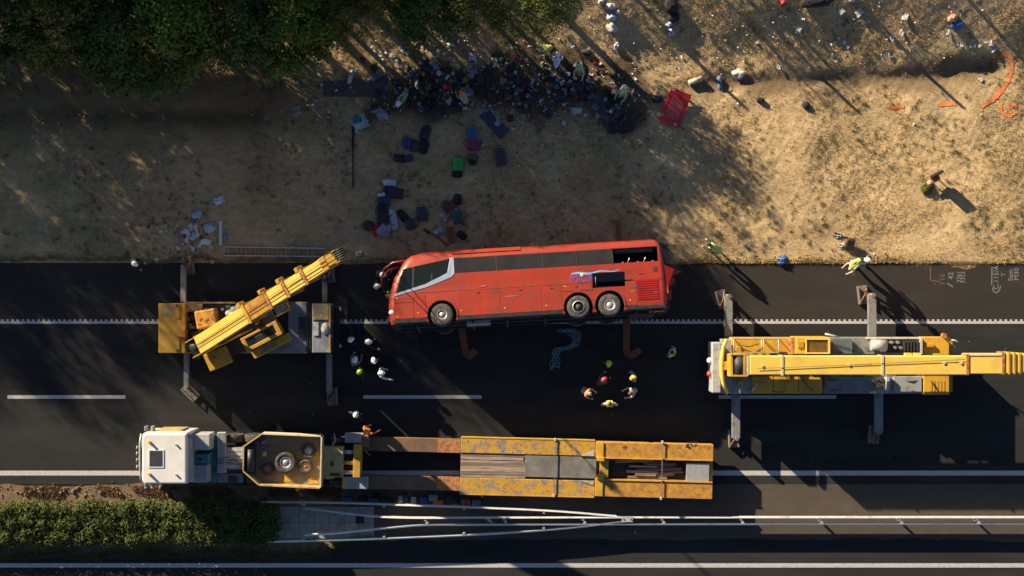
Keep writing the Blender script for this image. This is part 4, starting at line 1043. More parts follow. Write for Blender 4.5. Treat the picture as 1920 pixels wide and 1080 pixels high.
# upper structure, far side
MB().pb(1372, 1490, 633, 667, 1.2, 2.2).build('upper_frame', M['yellow'], c2, bevel=.03)
hr = MB()
for a, b_ in ((1376, 1428), (1432, 1460)):
    for y in (636, 661): hr.tube([P(a, y, 2.22), P(a, y, 2.75), P(b_, y, 2.75), P(b_, y, 2.22)], .028, 6)
    for x in (a, b_): hr.tube([P(x, 636, 2.75), P(x, 661, 2.75)], .028, 6)
hr.build('hand_rail', M['lightgrey'], c2)
p = P(1384, 655, 2.25); MB().cyl(p, p + Vector((0, 0, .3)), .16).build('slew_motor', M['yellow_old'], c2)
MB().pb(1444, 1476, 660, 667, 2.2, 2.5).build('valve_bank', M['dark'], c2)
MB().pb(1484, 1492, 633, 664, 2.0, 2.6).build('hose_bracket', M['rust'], c2)
oc2 = MB().pb(1492, 1556, 632, 664, 1.2, 2.72).build('operator_cab', M['yellow'], c2, bevel=.06)
MB().pb(1513, 1553, 637, 661, 2.72, 2.75).build('roof_window', M['cabglass'], oc2)
wf = MB(); wf.pb(1510, 1513, 634, 663, 2.72, 2.78).pb(1553, 1556.5, 634, 663, 2.72, 2.78).pb(1513, 1553, 634.5, 637, 2.72, 2.78).pb(1513, 1553, 661, 663, 2.72, 2.78).build('window_frame', M['yellow_boom'], oc2)
MB().pb(1496, 1508, 640, 652, 2.72, 2.8).build('roof_box', M['yellow_old'], oc2, bevel=.02)
MB().tube([P(1547, 626, 2.6), P(1560, 629, 2.6), P(1573, 632, 2.6)], .05, 6).build('mirror_arm', M['lightgrey'], oc2)
MB().pb(1558, 1599, 635, 664, 1.5, 2.3).build('cab_windscreen', M['glass'], oc2, bevel=.03)
MB().pb(1560, 1598, 636, 663, 1.45, 1.9).build('cab_nose', M['bluegrey'], oc2)
MB().pb(1600, 1640, 634, 664, 1.5, 1.62).build('walkway', M['outrigger'], c2)
q0, q1 = P(1633, 647, 1.95), P(1662, 647, 1.95); MB().cyl(q0, q1, .27, n=18).build('air_tank', M['lightgrey'], c2)
MB().pb(1625, 1732, 632.5, 635.5, 1.5, 1.75).build('side_rail', M['cream'], c2)
en = MB().pb(1664, 1728, 636, 661, 1.5, 1.75).build('engine_bay', M['black'], c2)
for k in range(4):
    p = P(1672 + k * 6, 642 + (k % 2) * 10, 1.9); MB().cyl((p.x, p.y, 1.75), p, .08).build('filter', M['bluegrey'], en)
for k in range(5): MB().pb(1695 + k * 6, 1698 + k * 6, 639, 659, 1.75, 1.95).build('radiator_fin', M['dark'], en)
MB().pb(1726, 1730, 634, 664, 1.5, 2.0).build('bay_frame', M['lightgrey'], en)
# near side
MB().pb(1365, 1410, 706, 738, 1.2, 1.9).build('rear_locker', M['grey'], c2, bevel=.03)
p = P(1388, 718, 1.95); MB().cyl(p, p + Vector((0, 0, .25)), .15).build('filler_cap', M['yellow_old'], c2)
MB().tube([P(1410, 735, 2.0), P(1418, 722, 2.15), P(1424, 712, 2.0)], .035, 6).build('hose', M['lightgrey'], c2)
sb = MB().pb(1410, 1542, 705, 738, 1.2, 2.05).build('side_cover', M['yellow'], c2, bevel=.03)
for x in (1449, 1497): MB().pb(x, x + 1, 706, 737, 2.05, 2.06).build('cover_seam', M['dark'], sb)
MB().pb(1500, 1510, 705, 709, 2.05, 2.2).build('cover_bracket', M['yellow_old'], sb)
MB().tube([P(1503, 708, 2.08), P(1512, 722, 2.1), P(1524, 733, 2.08)], .03, 6).build('hose', M['rustbeam'], sb)
MB().pb(1545, 1635, 705, 737, 1.5, 1.58).build('walkway', M['bluegrey'], c2)
MB().pb(1548, 1574, 714, 728, 1.58, 1.64).build('deck_hatch', M['outrigger'], c2)
for k, (a, b_) in enumerate(((1640, 715), (1648, 722), (1655, 713), (1660, 724))):
    p = P(a, b_, 1.75); MB().cyl((p.x, p.y, 1.5), p, .11 + .03 * (k % 2)).build('pump', M['dark'], c2)
MB().pb(1663, 1668, 703, 732, 1.5, 2.0).build('bay_partition', M['lightgrey'], c2)
MB().pb(1676, 1729, 706, 735, 1.5, 1.72).build('tank_cover', M['grey'], c2, bevel=.03)
MB().pb(1630, 1643, 734, 738, 1.4, 1.6).build('marker_block', M['yellow_boom'], c2)
# boom
z1b = 3.35; z0b = 2.6
MB().pb(1366, 1402, 664, 706, 1.9, 2.9).build('boom_bracket', M['yellow'], c2, bevel=.03)
wd2 = MB().cyl(P(1386, 668, 3.0), P(1386, 702, 3.0), .30, n=20).build('winch_drum', M['dark'], c2)
wf2 = MB(); wf2.pb(1370, 1402, 663, 666, 2.7, 3.3).pb(1370, 1402, 703, 706, 2.7, 3.3).pb(1370, 1374, 666, 703, 2.7, 3.2).pb(1394, 1398, 666, 703, 2.9, 3.3).build('winch_frame', M['yellow'], c2)
MB().pb(1400, 1404, 667, 704, 2.9, 3.32).build('frame_bar', M['cream'], wd2)
bs = MB().pb(1406, 1813, 667.5, 703, z0b, z1b).build('boom_section', M['yellow_boom'], c2, bevel=.04)
bl = MB().hexa([P(1800, 664, z0b), P(1800, 703, z0b), P(1406, 704, z0b), P(1406, 668, z0b), P(1800, 664, z0b + .02), P(1800, 703, z0b + .02), P(1406, 704, z0b + .02), P(1406, 668, z0b + .02)])
for x in (1467, 1655): MB().pb(x - 2, x + 2, 666.5, 704, z0b - .02, z1b + .035).build('boom_strap', M['cream'], bs)
for x, y in ((1429, 686), (1592, 684), (1770, 680), (1802, 680)):
    p = P(x, y, z1b); MB().cyl(p, p + Vector((0, 0, .05)), .075, n=12).build('boom_cap', M['cream'], bs)
for k in range(6): p = P(1603 + k * 6, 683.5, z1b); MB().cyl(p, p + Vector((0, 0, .015)), .018, n=8).build('rivet', M['dark'], bs)
MB().tube([P(1420, 691, z1b + .06), P(1600, 684, z1b + .04), P(1810, 674, z1b + .06)], .012, 5).build('hoist_rope', M['dark'], c2)
MB().pb(1560, 1574, 702.5, 707, z0b, z0b + .3).build('boom_lug', M['yellow_boom'], bs)
for x in (1698, 1715): MB().pb(x, x + 12, 662, 667.2, z0b + .3, z0b + .62).build('boom_lug', M['yellow_boom'], bs)
s2 = MB().pb(1813, 1884, 663, 701, z0b + .03, z1b + .02).build('boom_section', M['yellow_boom'], c2, bevel=.03)
MB().pb(1812, 1817, 664, 703, z0b, z1b + .06).build('boom_collar', M['rust'], s2)
MB().pb(1879, 1884, 660, 702, z0b, z1b + .06).build('boom_collar', M['rust'], s2)
MB().pb(1818, 1878, 664, 667, z1b + .02, z1b + .05).build('edge_strip', M['cream'], s2)
for k in range(6):
    a = 1885 + k * 10; t_ = k * .8
    s = MB().pb(a, a + 10.5, 662 + t_, 700 - t_, z0b + .05 + .02 * k, z1b + .02 - .02 * k).build('boom_section', M['yellow_boom'], c2, bevel=.02)
    MB().pb(a + 6, a + 9, 660 + t_, 702 - t_, z0b + .02, z1b + .07 - .02 * k).build('boom_collar', M['yellow_old'], s)
bh = MB().pb(1945, 1995, 668, 694, z0b + .1, z1b - .1).build('boom_head', M['yellow'], c2, bevel=.03)
for k in range(4): MB().cyl(P(1990, 671 + k * 6, 2.95), P(1990, 674 + k * 6, 2.95), .34, n=18).build('sheave', M['dark'], bh)
for k in range(10):
    a = rnd.uniform(1380, 1480) if k < 4 else rnd.uniform(1560, 1720); y = rnd.choice((rnd.uniform(637, 660), rnd.uniform(708, 734))); d_ = rnd.uniform(15, 45)
    zz = 2.3 if a < 1500 else 1.7
    MB().tube([P(a, y, zz), P(a + d_ / 2, y + rnd.uniform(-5, 5), zz + .06), P(a + d_, y + rnd.uniform(-4, 4), zz)], .022, 6).build('hose', M['black' if k % 3 else 'rustgrey'], c2)
MB().tube([P(1412, 705, 3.0), P(1500, 705.5, 2.95), P(1640, 705, 3.0), P(1800, 704, 3.0)], .022, 6).build('boom_hose', M['black'], bs)
for k in range(5): MB().pb(1745 + k * 6, 1748 + k * 6, 714, 736, 1.75, 1.765).build('tread_strip', M['yellow_old'], fb)
# outriggers
outrigger(c2, 1366.5, 634, 555, 1.0, 15, (1355, 561), .25); outrigger(c2, 1636, 632, 553, 1.0, 15, (1621, 553), .12)
outrigger(c2, 1380.5, 738, 822, 1.0, 15, (1377, 823), .05); outrigger(c2, 1648.5, 738, 810, 1.0, 15, (1641, 816), -.1)
# ------------------------------------------------------------------ tractor unit
tr_ = thing('truck', 'white cabbed heavy tractor unit facing left at the bottom left', 'truck', P(370, 858, 0))
MB().pb(300, 470, 836, 882, .6, 1.0).build('chassis', M['dark'], tr_)
x0, x1 = PX(264, 3.3), PX(352, 3.3); y0, y1 = PY(907, 3.3), PY(811, 3.3)
rg = []
for z, f, b_, w in ((.75, -.02, 0, .02), (1.3, -.05, 0, .0), (2.2, .02, 0, .0), (3.0, .03, 0, .0), (3.38, .05, .0, .01), (3.48, .10, .02, .04), (3.53, .18, .05, .10)):
    rg.append([Vector((x, y, z)) for x, y in [(x0 + f + .12, y0 + w), (x1 - b_, y0 + w), (x1 - b_, y1 - w), (x0 + f + .12, y1 - w), (x0 + f, y1 - w - .14), (x0 + f, y0 + w + .14)]])
cb = MB().rings(rg).build('cab', M['white'], tr_, bevel=.04)
hm = MB().pb(280, 305, 845, 875, 3.53, 3.57).build('roof_hatch', M['hatchglass'], cb, bevel=.06)
hf = MB(); hf.pb(278, 280.5, 843, 877, 3.52, 3.56).pb(304.5, 307, 843, 877, 3.52, 3.56).pb(280.5, 304.5, 843, 845.5, 3.52, 3.56).pb(280.5, 304.5, 874.5, 877, 3.52, 3.56).build('hatch_frame', M['white'], hm)
for y in (829, 889):
    p = P(281, y, 3.5); bc = MB().cyl(p, p + Vector((0, 0, .22)), .075, .06).build('beacon', M['amber'], cb)
    MB().cyl(p - Vector((0, 0, .04)), p + Vector((0, 0, .02)), .10).build('beacon_base', M['dark'], bc)
for x, y in ((331, 834), (331, 890)): p = P(x, y, 3.5); MB().cyl(p, p + Vector((0, 0, .12)), .05).build('air_horn', M['chrome'], cb)
MB().tube([P(265, 813, 3.45), P(262.5, 830, 3.5), P(262, 858, 3.5), P(262.5, 888, 3.5), P(265, 905, 3.45)], .05, 8).build('light_bar', M['lightgrey'], cb)
for y in (840, 851, 863, 876):
    p = P(261, y, 3.45); sl = MB().cyl(p + Vector((.06, 0, 0)), p - Vector((.10, 0, 0)), .07, .125, 14).build('spot_lamp', M['dark'], cb)
    MB().cyl(p - Vector((.10, 0, 0)), p - Vector((.115, 0, 0)), .115, n=14).build('lens', M['glasslamp'], sl)
for y, s in ((803, 1), (911, -1)):
    ma = MB().tube([P(275, y + s * 8, 2.7), P(272, y, 2.7), P(280, y - s, 2.5)], .03, 6).build('mirror_arm', M['dark'], cb)
    for k in (0, 1): p = P(275 + k * 12, y, 2.5); MB().box(p, (.14, .24, .42)).build('mirror', M['grey'], ma, bevel=.04)
MB().bb(x0 - .06, x0 + .03, y0 + .2, y1 - .2, 1.75, 2.6).build('windscreen', M['cabglass'], cb)
MB().bb(x0 - .09, x0, y0 + .05, y1 - .05, .45, .9).build('bumper', M['white'], cb, bevel=.04)
MB().bb(x0 - .08, x0, y0 + .4, y1 - .4, 1.0, 1.6).build('grille', M['dark'], cb)
for yy in (y0 + .3, y1 - .3): MB().bb(x0 - .1, x0 - .02, yy - .18, yy + .18, .95, 1.15).build('headlamp', M['glasslamp'], cb)
MB().hexa([P(332, 814, 3.3), P(332, 822, 3.3), P(362, 822, 3.0), P(362, 814, 3.0), P(332, 814, 3.5), P(332, 822, 3.5), P(362, 822, 3.2), P(362, 814, 3.2)]).build('side_fairing', M['grey'], cb)
fr = MB().pb(341, 354, 816, 905, 1.2, 3.25).build('rear_fairing', M['grey'], cb, bevel=.06)
MB().pb(296, 342, 805, 810.5, 1.3, 2.6).build('side_window_strip', M['tan'], cb)
# behind the cab
MB().pb(362, 393, 814, 844, 1.0, 2.3).build('tool_box', M['lightgrey'], tr_, bevel=.03)
MB().pb(360, 391, 851, 869, 1.0, 2.1).build('teal_box', M['teal'], tr_, bevel=.03)
for k in (0, 1): p = P(372 + 5 * k, 861, 2.12); MB().cyl(p - Vector((0, 0, .05)), p + Vector((0, 0, .05)), .06).build('cap', M['black'], tr_)
MB().pb(355, 390, 871, 905, .8, 2.0).build('fuel_tank', M['grey'], tr_, bevel=.08)
MB().pb(393, 406, 816, 905, .7, 1.25).build('cross_frame', M['teal'], tr_, bevel=.02)
dk = MB().pb(407, 423, 811, 887, 1.0, 1.35).build('deck_plate', M['lightgrey'], tr_, bevel=.015)
for k in range(6): MB().pb(408.2 + k * 2.4, 408.8 + k * 2.4, 812, 886, 1.35, 1.362).build('tread_rib', M['grey'], dk)
d2 = MB().pb(424, 457, 839, 880, .95, 1.2).build('fifth_wheel_deck', M['grey'], tr_)
for k in range(5): MB().pb(425, 456, 841 + k * 7.6, 846.5 + k * 7.6, 1.2, 1.23).build('deck_slat', M['lightgrey'], d2)
for k in range(3): MB().tube([P(408, 862 + k * 4, 1.45), P(425, 857 + k * 5, 1.5), P(442, 862 + k * 4, 1.45), P(457, 872 + k * 3, 1.4)], .018, 5).build('air_hose', M['black'], d2)
MB().pb(407, 456, 888, 905, .6, 1.0).build('side_locker', M['bluegrey'], tr_, bevel=.03)
for x in (300, 440, 478):
    for y, o_ in ((821, 1), (896, -1)):
        wheel_parts(tr_, P(x, y, .53) - LOC[tr_.name], .53, .42, 'Y', M['dark'], .55, o_, bolts=8)
# ------------------------------------------------------------------ low-loader trailer (its own thing, slightly turned)
tl = thing('low_loader_trailer', 'long yellow low loader trailer with timber deck behind the truck', 'trailer', P(600, 865, 0), R(-1.40))
def tb(a, b_, c, d, z0, z1): return MB().pb(a, b_, c, d, z0, z1)     # photo y already straightened to x = 600
def yy(x, y): return y - (x - 600) * .0245
# gooseneck tray
TP = [(457, 841), (490, 817), (600, 819), (600, 914), (487, 911), (457, 886)]
zt = 2.0
poly = [(PX(a, zt), PY(b_, zt)) for a, b_ in TP]
MB().prism([(x, y) for x, y in poly], 1.15, 1.3).build('tray_floor', M['tanfloor'], tl)
for i in range(6):
    a, b_ = Vector(poly[i]), Vector(poly[(i + 1) % 6]); d = (b_ - a); n = Vector((-d.y, d.x)).normalized() * .065
    MB().prism([tuple(a), tuple(b_), tuple(b_ + n), tuple(a + n)] if True else [], 1.25, zt + .002 * (i % 2)).build('tray_wall', M['cream'] if i in (1, 2) else M['tan'], tl)
MB().pb(462, 477, 838, 892, 1.3, 1.75).build('winch_housing', M['dark'], tl, bevel=.04)
MB().cyl(P(470, 845, 1.8), P(470, 888, 1.8), .2).build('winch_drum', M['black'], tl)
MB().pb(496, 530, 819, 838, 1.3, 1.36).build('floor_hatch', M['tanfloor'], tl)
MB().pb(520, 600, 846, 862, 1.3, 1.31).build('floor_patch', M['yellow_old'], tl)
for s_, (x, y) in enumerate(((540, 905), (588, 908))): MB().prism([(PX(x - 8, 1.3), PY(y, 1.3)), (PX(x + 12, 1.3), PY(y - 2, 1.3)), (PX(x - 5, 1.3), PY(y - 16, 1.3))], 1.3, 1.312).build('floor_patch', M['yellow'], tl)
nk = tb(601, 643, 837, 894, .9, 1.55).build('neck', M['tan'], tl, bevel=.03)
tb(619, 638, 886, 892, 1.55, 1.57).build('neck_hatch', M['dark'], nk); tb(620, 625, 864, 873, 1.55, 1.6).build('latch', M['dark'], nk)
tb(662, 676, 832, 894, .6, 1.5).build('neck_frame', M['yellow_old'], tl, bevel=.03)
for y in (846, 866, 884): MB().cyl(P(643, y, 1.3), P(663, y, 1.3), .10).build('hydraulic_ram', M['lightgrey'] if y != 866 else M['yellow'], tl)
tb(644, 662, 842, 888, .6, 1.05).build('neck_cross_member', M['dark'], tl)
for a, b_, c, d, m in ((645, 680, 811, 829, 'grey'), (648, 690, 892, 915, 'grey'), (676, 690, 814, 836, 'rustbeam'), (642, 650, 893, 915, 'yellow')): tb(a, b_, c, d, .5, 1.2).build('side_block', M[m], tl, bevel=.03)
MB().tube([P(625, 812, 1.4), P(628, 825, 1.5), P(622, 835, 1.5)], .03, 6).build('hose', M['lightgrey'], tl)
for x in (636,):
    for y, o_ in ((824, 1), (904, -1)): wheel_parts(tl, P(x, y, .45) - LOC[tl.name], .45, .35, 'Y', M['dark'], .55, o_, bolts=8)
# twin beams
for c, d in ((817, 843), (889, 914)):
    bmx = tb(676, 862, c, d, .35, .72).build('main_beam', M['rustbeam'], tl, bevel=.02)
    tb(820, 862, c + .5, d - .5, .72, .73).build('orange_stretch', M['rust'], bmx)
# bed
zb = .95
for c, d in ((813.5, 842.5), (889, 920)):
    sdk = tb(863, 1116, c, d, .5, zb).build('side_deck', M['yellow_scuff'], tl, bevel=.02)
    tb(864, 1115, c - .8 if c < 850 else d - .8, c + .6 if c < 850 else d + .8, .55, zb + .02).build('deck_edge', M['yellow'], sdk)
tb(863, 1130, 843, 888.5, .5, .80).build('bed_frame', M['dark'], tl)
for k in range(8):
    tb(863.5, 985 + rnd.uniform(-4, 4), 843.6 + k * 5.55, 848.8 + k * 5.55, .8, .90 + rnd.uniform(-.01, .012)).build('plank', M['timber'] if k % 3 else M['timber2'], tl)
tb(984, 1118, 844.5, 884.5, .8, .93).build('rubber_mat', M['mat'], tl, bevel=.01)
for c in (842.6, 884.8): MB().prism([(PX(1088, zb), PY(c + (0 if c < 850 else 4), zb)), (PX(1112, zb), PY(c - (9 if c < 850 else -12), zb)), (PX(1114, zb), PY(c + (0 if c < 850 else 4), zb))], zb, zb + .05).build('ramp_gusset', M['lightgrey'], tl)
# rear section over the axles
zr = 1.18
for c, d in ((816, 846.5), (885.5, 918)):
    rd = tb(1117, 1337, c, d, .55, zr).build('rear_deck', M['yellow_rust'], tl, bevel=.02)
    tb(1118, 1336, d - 2 if c < 850 else c, d if c < 850 else c + 2, zr, zr + .05).build('inner_lip', M['yellow'], rd)
    tb(1117, 1131, c + .5, d - .5, zr, zr + .06).build('hinge_plate', M['yellow'], rd, bevel=.01)
tb(1125, 1141, 848, 884, .5, 1.12).build('cross_member', M['yellow_old'], tl, bevel=.02)
tb(1326, 1336, 848, 884, .5, 1.05).build('rear_cross_member', M['yellow_old'], tl)
for y in (848, 882): tb(1119, 1133, y - 4, y + 4, zr, zr + .16).build('hinge', M['yellow'], tl, bevel=.02)
tb(1142, 1326, 848, 884, .45, .62).build('well_floor', M['black'], tl)
for x, y, m in ((1178, 826, 0), (1140, 900, 0), (1295, 824, 1)):
    p = P(x, yy(x, y) + 12, zr)
    for k in range(4 + 6 * m):
        MB().box(p + Vector((rnd.uniform(-.25, .25), rnd.uniform(-.12, .12), .012)), (rnd.uniform(.06, .22), .035, .015), rz=rnd.uniform(0, 3)).build('rust_flake', M['rustbeam'] if not m else M['dark'], tl)
for x in (1170, 1215, 1262, 1305):
    for y, o_ in ((832, 1), (902, -1)): wheel_parts(tl, P(x, y, .42) - LOC[tl.name], .42, .30, 'Y', M['dark'], .55, o_, bolts=6)
# loose things carried on the trailer
def onroot(x, y, z):
    p = P(x, y, z) - LOC[tl.name]; return Matrix.Rotation(R(-1.4), 4, 'Z') @ p + LOC[tl.name]
for k in range(13):
    L_ = rnd.uniform(28, 78); cx = rnd.uniform(1146 + L_ / 2, 1284 - L_ / 2); cy = 850 + (k % 7) * 5.0
    c = onroot(cx, cy, .72 + .07 * (k // 7) + .01 * (k % 7))
    o = MB().box((0, 0, 0), (L_ / PPM, rnd.uniform(.10, .17), rnd.uniform(.06, .10))).build('timber_beam', M['timber'] if k % 2 else M['timber2'], None, bevel=.008)
    o.location = c; o.rotation_euler = (0, rnd.uniform(-.02, .02), R(-1.4) + rnd.uniform(-.07, .07))
    tag(o, 'weathered timber baulk lying loose in the rear well of the trailer', 'timber', 'timber baulks in the trailer well')
gb = thing('metal_box', 'pale grey flat metal box at the rear end of the trailer', 'box', onroot(1306, 866, .62), R(-1.4))
MB().bb(-.55, .55, -.45, .45, 0, .46).build('body', M['grey'], gb, bevel=.03, local=True); MB().bb(-.57, .57, -.47, .47, .46, .51).build('lid', M['grey'], gb, bevel=.015, local=True)
for x, lab in ((1040, 'lashing chain across the middle of the trailer bed'), (1241, 'lashing chain across the rear decks of the trailer')):
    zc_ = zb + .04 if x < 1100 else zr + .06
    t = thing('lashing_chain', lab, 'chain', onroot(x, 866, zc_), R(-1.4)); m_ = MB()
    for k in range(46):
        yv = -1.40 + k * .0622; zz = (0 if abs(yv) > .55 else -.0) + .03
        m_.box((0.01 * (k % 2), yv, zz), (.05 if k % 2 else .02, .075, .02 if k % 2 else .05))
    o = m_.build('links', M['outrigger'], t, local=True); o['kind'] = 'stuff'
    for s in (-1, 1): MB().box((0, s * 1.40, -.02), (.10, .14, .16)).build('hook', M['lightgrey'], t, bevel=.02, local=True)
def spare(x, y, r_px, lab, rim):
    r = r_px / 39.0
    p = P(x, y, 1.31)
    t = thing('spare_wheel', lab, 'wheel', (p.x, p.y, 1.31))
    w = r * .55
    wheel_parts(t, (0, 0, w / 2), r, w, 'Z', rim, .50, 1, M['dark'], bolts=8, name='tyre', dish=.04)
    MB().cyl((0, 0, 0), (0, 0, w * .55), r * .12, n=14).build('hub', M['dark'], t, local=True)
spare(537, 866, 21, 'largest spare wheel in the middle of the tan tray', M['chrome'])
spare(503, 879, 13, 'small spare wheel with a rusty hub, nearest the truck cab', M['rust'])
spare(580, 845, 14.5, 'spare wheel in the upper right corner of the tray', M['chrome'])
spare(574, 874, 13.5, 'spare wheel with a rusty rim touching the largest one, lower right', M['rust'])
t = thing('blue_cloth_roll', 'small blue roll lying in the upper left corner of the tray', 'roll', P(489, 829, 1.32), .15)
MB().cyl((-.28, 0, .09), (.28, 0, .09), .09).build('roll', fab((.16, .26, .42)), t, local=True); MB().cyl((-.05, 0, .09), (.05, 0, .09), .095).build('tie', M['dark'], t, local=True)
t = thing('yellow_can', 'small bright yellow can standing in the tray behind the winch', 'can', P(497, 850, 1.3))
MB().bb(-.09, .09, -.12, .12, 0, .32).build('body', M['yellow_boom'], t, bevel=.03, local=True); MB().cyl((0, .06, .32), (0, .06, .37), .035).build('cap', M['black'], t, local=True)
# ------------------------------------------------------------------ people
def cap_mesh(caps, voxel=0.0105):
    """tapered capsules fused into one continuous surface; faces keep the region of the nearest capsule"""
    b = MB()
    for p0, p1, r0, r1, reg in caps:
        p0, p1 = Vector(p0), Vector(p1); d = p1 - p0
        q = d.to_track_quat('Z', 'Y').to_matrix() if d.length > 1e-5 else Matrix.Identity(3); L = d.length
        prof = [(r0 * math.cos(R(a)), r0 * math.sin(R(a))) for a in (-89, -60, -30, 0)] + [(r1 * math.cos(R(a)), L + r1 * math.sin(R(a))) for a in (0, 30, 60, 89)]
        n = 12; rg = [[p0 + q @ Vector((r * math.cos(6.283 * i / n), r * math.sin(6.283 * i / n), h)) for i in range(n)] for r, h in prof]
        b.rings(rg)
    o = tmp(b.mesh('body'))
    m = o.modifiers.new('r', 'REMESH'); m.mode = 'VOXEL'; m.voxel_size = voxel
    m = o.modifiers.new('s', 'SMOOTH'); m.iterations = 2; m.factor = .4
    m = o.modifiers.new('d', 'DECIMATE'); m.ratio = 0.16
    me = bpy.data.meshes.new_from_object(o.evaluated_get(bpy.context.evaluated_depsgraph_get()))
    bpy.data.objects.remove(o)
    me.materials.clear()
    for k in ('boots', 'boots', 'skin', 'boots'): me.materials.append(M[k])
    A = np.array([c[0] for c in caps]); B = np.array([c[1] for c in caps]); D = B - A; rr_ = np.array([(c[2] + c[3]) / 2 for c in caps]); reg = np.array([c[4] for c in caps])
    ctr = np.empty(len(me.polygons) * 3); me.polygons.foreach_get('center', ctr); ctr = ctr.reshape(-1, 1, 3)
    t = np.clip(((ctr - A) * D).sum(-1) / (D * D).sum(-1).clip(1e-9), 0, 1)
    dist = np.linalg.norm(ctr - (A + D * t[..., None]), axis=-1) / rr_
    me.polygons.foreach_set('material_index', reg[dist.argmin(1)].astype(np.int32))
    me.polygons.foreach_set('use_smooth', np.ones(len(me.polygons), dtype=bool)); me.update()
    return me
def hand(caps, w, d, up):
    """palm, four fingers, thumb from wrist w pointing along d"""
    d = Vector(d).normalized(); up = Vector(up); s = d.cross(up).normalized(); up = s.cross(d)
    w = Vector(w); pe = w + d * .085
    caps.append((w, pe, .030, .036, 2)); caps.append((pe - s * .02, pe + s * .02, .024, .024, 2))
    for k, L in enumerate((.062, .075, .070, .055)):
        b0 = pe + s * (-.036 + .024 * k); m1 = b0 + d * L * .6 - up * .012; m2 = m1 + d * L * .35 - up * .03
        caps.append((b0, m1, .0105, .0100, 2)); caps.append((m1, m2, .0100, .009, 2))
    t0 = w + d * .03 - s * .03; t1 = t0 + d * .035 - s * .03 - up * .01; caps.append((t0, t1, .014, .011, 2)); caps.append((t1, t1 + d * .03 - s * .004 - up * .012, .011, .0095, 2))
def pose(kind):
    """faces +y; returns mesh, torso matrix, head matrix"""
    c = []
    if kind == 'crouch': hip = Vector((0, -.12, .42)); lean = 48
    elif kind == 'bend': hip = Vector((0, -.15, .90)); lean = 62
    elif kind == 'lean': hip = Vector((0, -.05, .93)); lean = 26
    else: hip = Vector((0, 0, .95)); lean = 4
    T = Matrix.Translation(hip) @ Matrix.Rotation(R(-lean), 4, 'X')
    t = lambda x, y, z: T @ Vector((x, y, z))
    c += [(t(-.07, 0, .0), t(.07, 0, .0), .125, .125, 0), (t(0, 0, .03), t(0, .005, .25), .135, .145, 1), (t(-.06, .01, .30), t(.06, .01, .30), .13, .13, 1), (t(-.15, 0, .45), t(.15, 0, .45), .078, .078, 1), (t(-.08, .0, .42), t(.08, 0, .42), .10, .10, 1), (t(0, 0, .48), t(0, .015, .58), .055, .05, 2)]
    HM = T @ Matrix.Translation((0, .02, .58)) @ Matrix.Rotation(R(lean * .55), 4, 'X')
    h = lambda x, y, z: HM @ Vector((x, y, z))
    c += [(h(0, .005, .10), h(0, .0, .135), .088, .098, 2), (h(0, .045, .045), h(0, .03, .10), .055, .07, 2), (h(0, .095, .10), h(0, .112, .065), .012, .016, 2), (h(0, .088, .03), h(0, .088, .035), .024, .022, 2)]
    for s in (-1, 1): c += [(h(s * .092, -.005, .075), h(s * .096, -.012, .105), .014, .018, 2), (h(s * .035, .088, .10), h(s * .033, .09, .10), .012, .012, 2)]
    for s in (-1, 1):
        hp = T @ Vector((s * .095, 0, -.03))
        if kind == 'walk': kn = hp + Vector((s * .01, .16 * s, -.40)); an = kn + Vector((0, -.14 if s < 0 else -.02, -.40)); an.z = max(an.z, .09)
        elif kind == 'crouch': kn = Vector((s * .16, .28, .46)); an = Vector((s * .15, .02, .09))
        elif kind == 'bend': kn = Vector((s * .13, .02, .50)); an = Vector((s * .15, -.06, .09))
        else: kn = hp + Vector((s * .02, .03, -.43)); an = Vector((kn.x + s * .01, -.02, .09))
        c += [(hp, kn, .092, .066, 0), (kn, an, .066, .048, 0), (an + Vector((0, 0, -.02)), an + Vector((s * .02, .15, -.045)), .046, .038, 3), (an + Vector((0, -.05, -.04)), an + Vector((0, 0, -.02)), .04, .045, 3)]
        sh = t(s * .185, 0, .44)
        if kind in ('stand',): el = sh + Vector((s * .06, -.03, -.27)); wr = el + Vector((s * .01, .08, -.24))
        elif kind == 'hips': el = sh + Vector((s * .20, -.08, -.22)); wr = el + Vector((-s * .17, .12, -.16))
        elif kind == 'walk': el = sh + Vector((s * .06, -.14 * s, -.25)); wr = el + Vector((0, .10 - .06 * s, -.20))
        elif kind == 'point': el = sh + (Vector((.12, .20, -.08)) if s > 0 else Vector((-.06, .02, -.27))); wr = el + (Vector((.06, .24, .02)) if s > 0 else Vector((.10, .20, -.08)))
        else: el = sh + Vector((s * .06, .12, -.24)); wr = el + Vector((-s * .04, .20, -.10))
        c += [(sh, el, .066, .050, 1), (el, wr, .050, .036, 1)]
        hand(c, wr, wr - el, (0, -.3, 1) if kind != 'stand' else (s, 0, .1))
    return cap_mesh(c), T, HM
POSES = {k: pose(k) for k in ('stand', 'hips', 'walk', 'point', 'lean', 'bend', 'crouch')}
def helmet_mesh():
    b = MB()
    b.lathe([(.142, 0.0), (.150, .012), (.135, .022), (.132, .06), (.115, .105), (.08, .138), (.035, .153), (.001, .156)], n=20, squash=(.92, 1.08))
    b.bb(-.012, .012, -.13, .12, .10, .158)
    b.add([(-.09, .13, .012), (.09, .13, .012), (.06, .20, -.004), (-.06, .20, -.004), (-.09, .13, .024), (.09, .13, .024), (.06, .20, .006), (-.06, .20, .006)], [(0, 3, 2, 1), (4, 5, 6, 7), (0, 1, 5, 4), (1, 2, 6, 5), (2, 3, 7, 6), (3, 0, 4, 7)])
    return b.mesh('helmet', [M['white']])
def hair_mesh():
    return MB().lathe([(.098, 0.0), (.108, .04), (.104, .08), (.08, .115), (.04, .132), (.001, .136)], n=16, squash=(.95, 1.05)).mesh('hair', [M['black']])
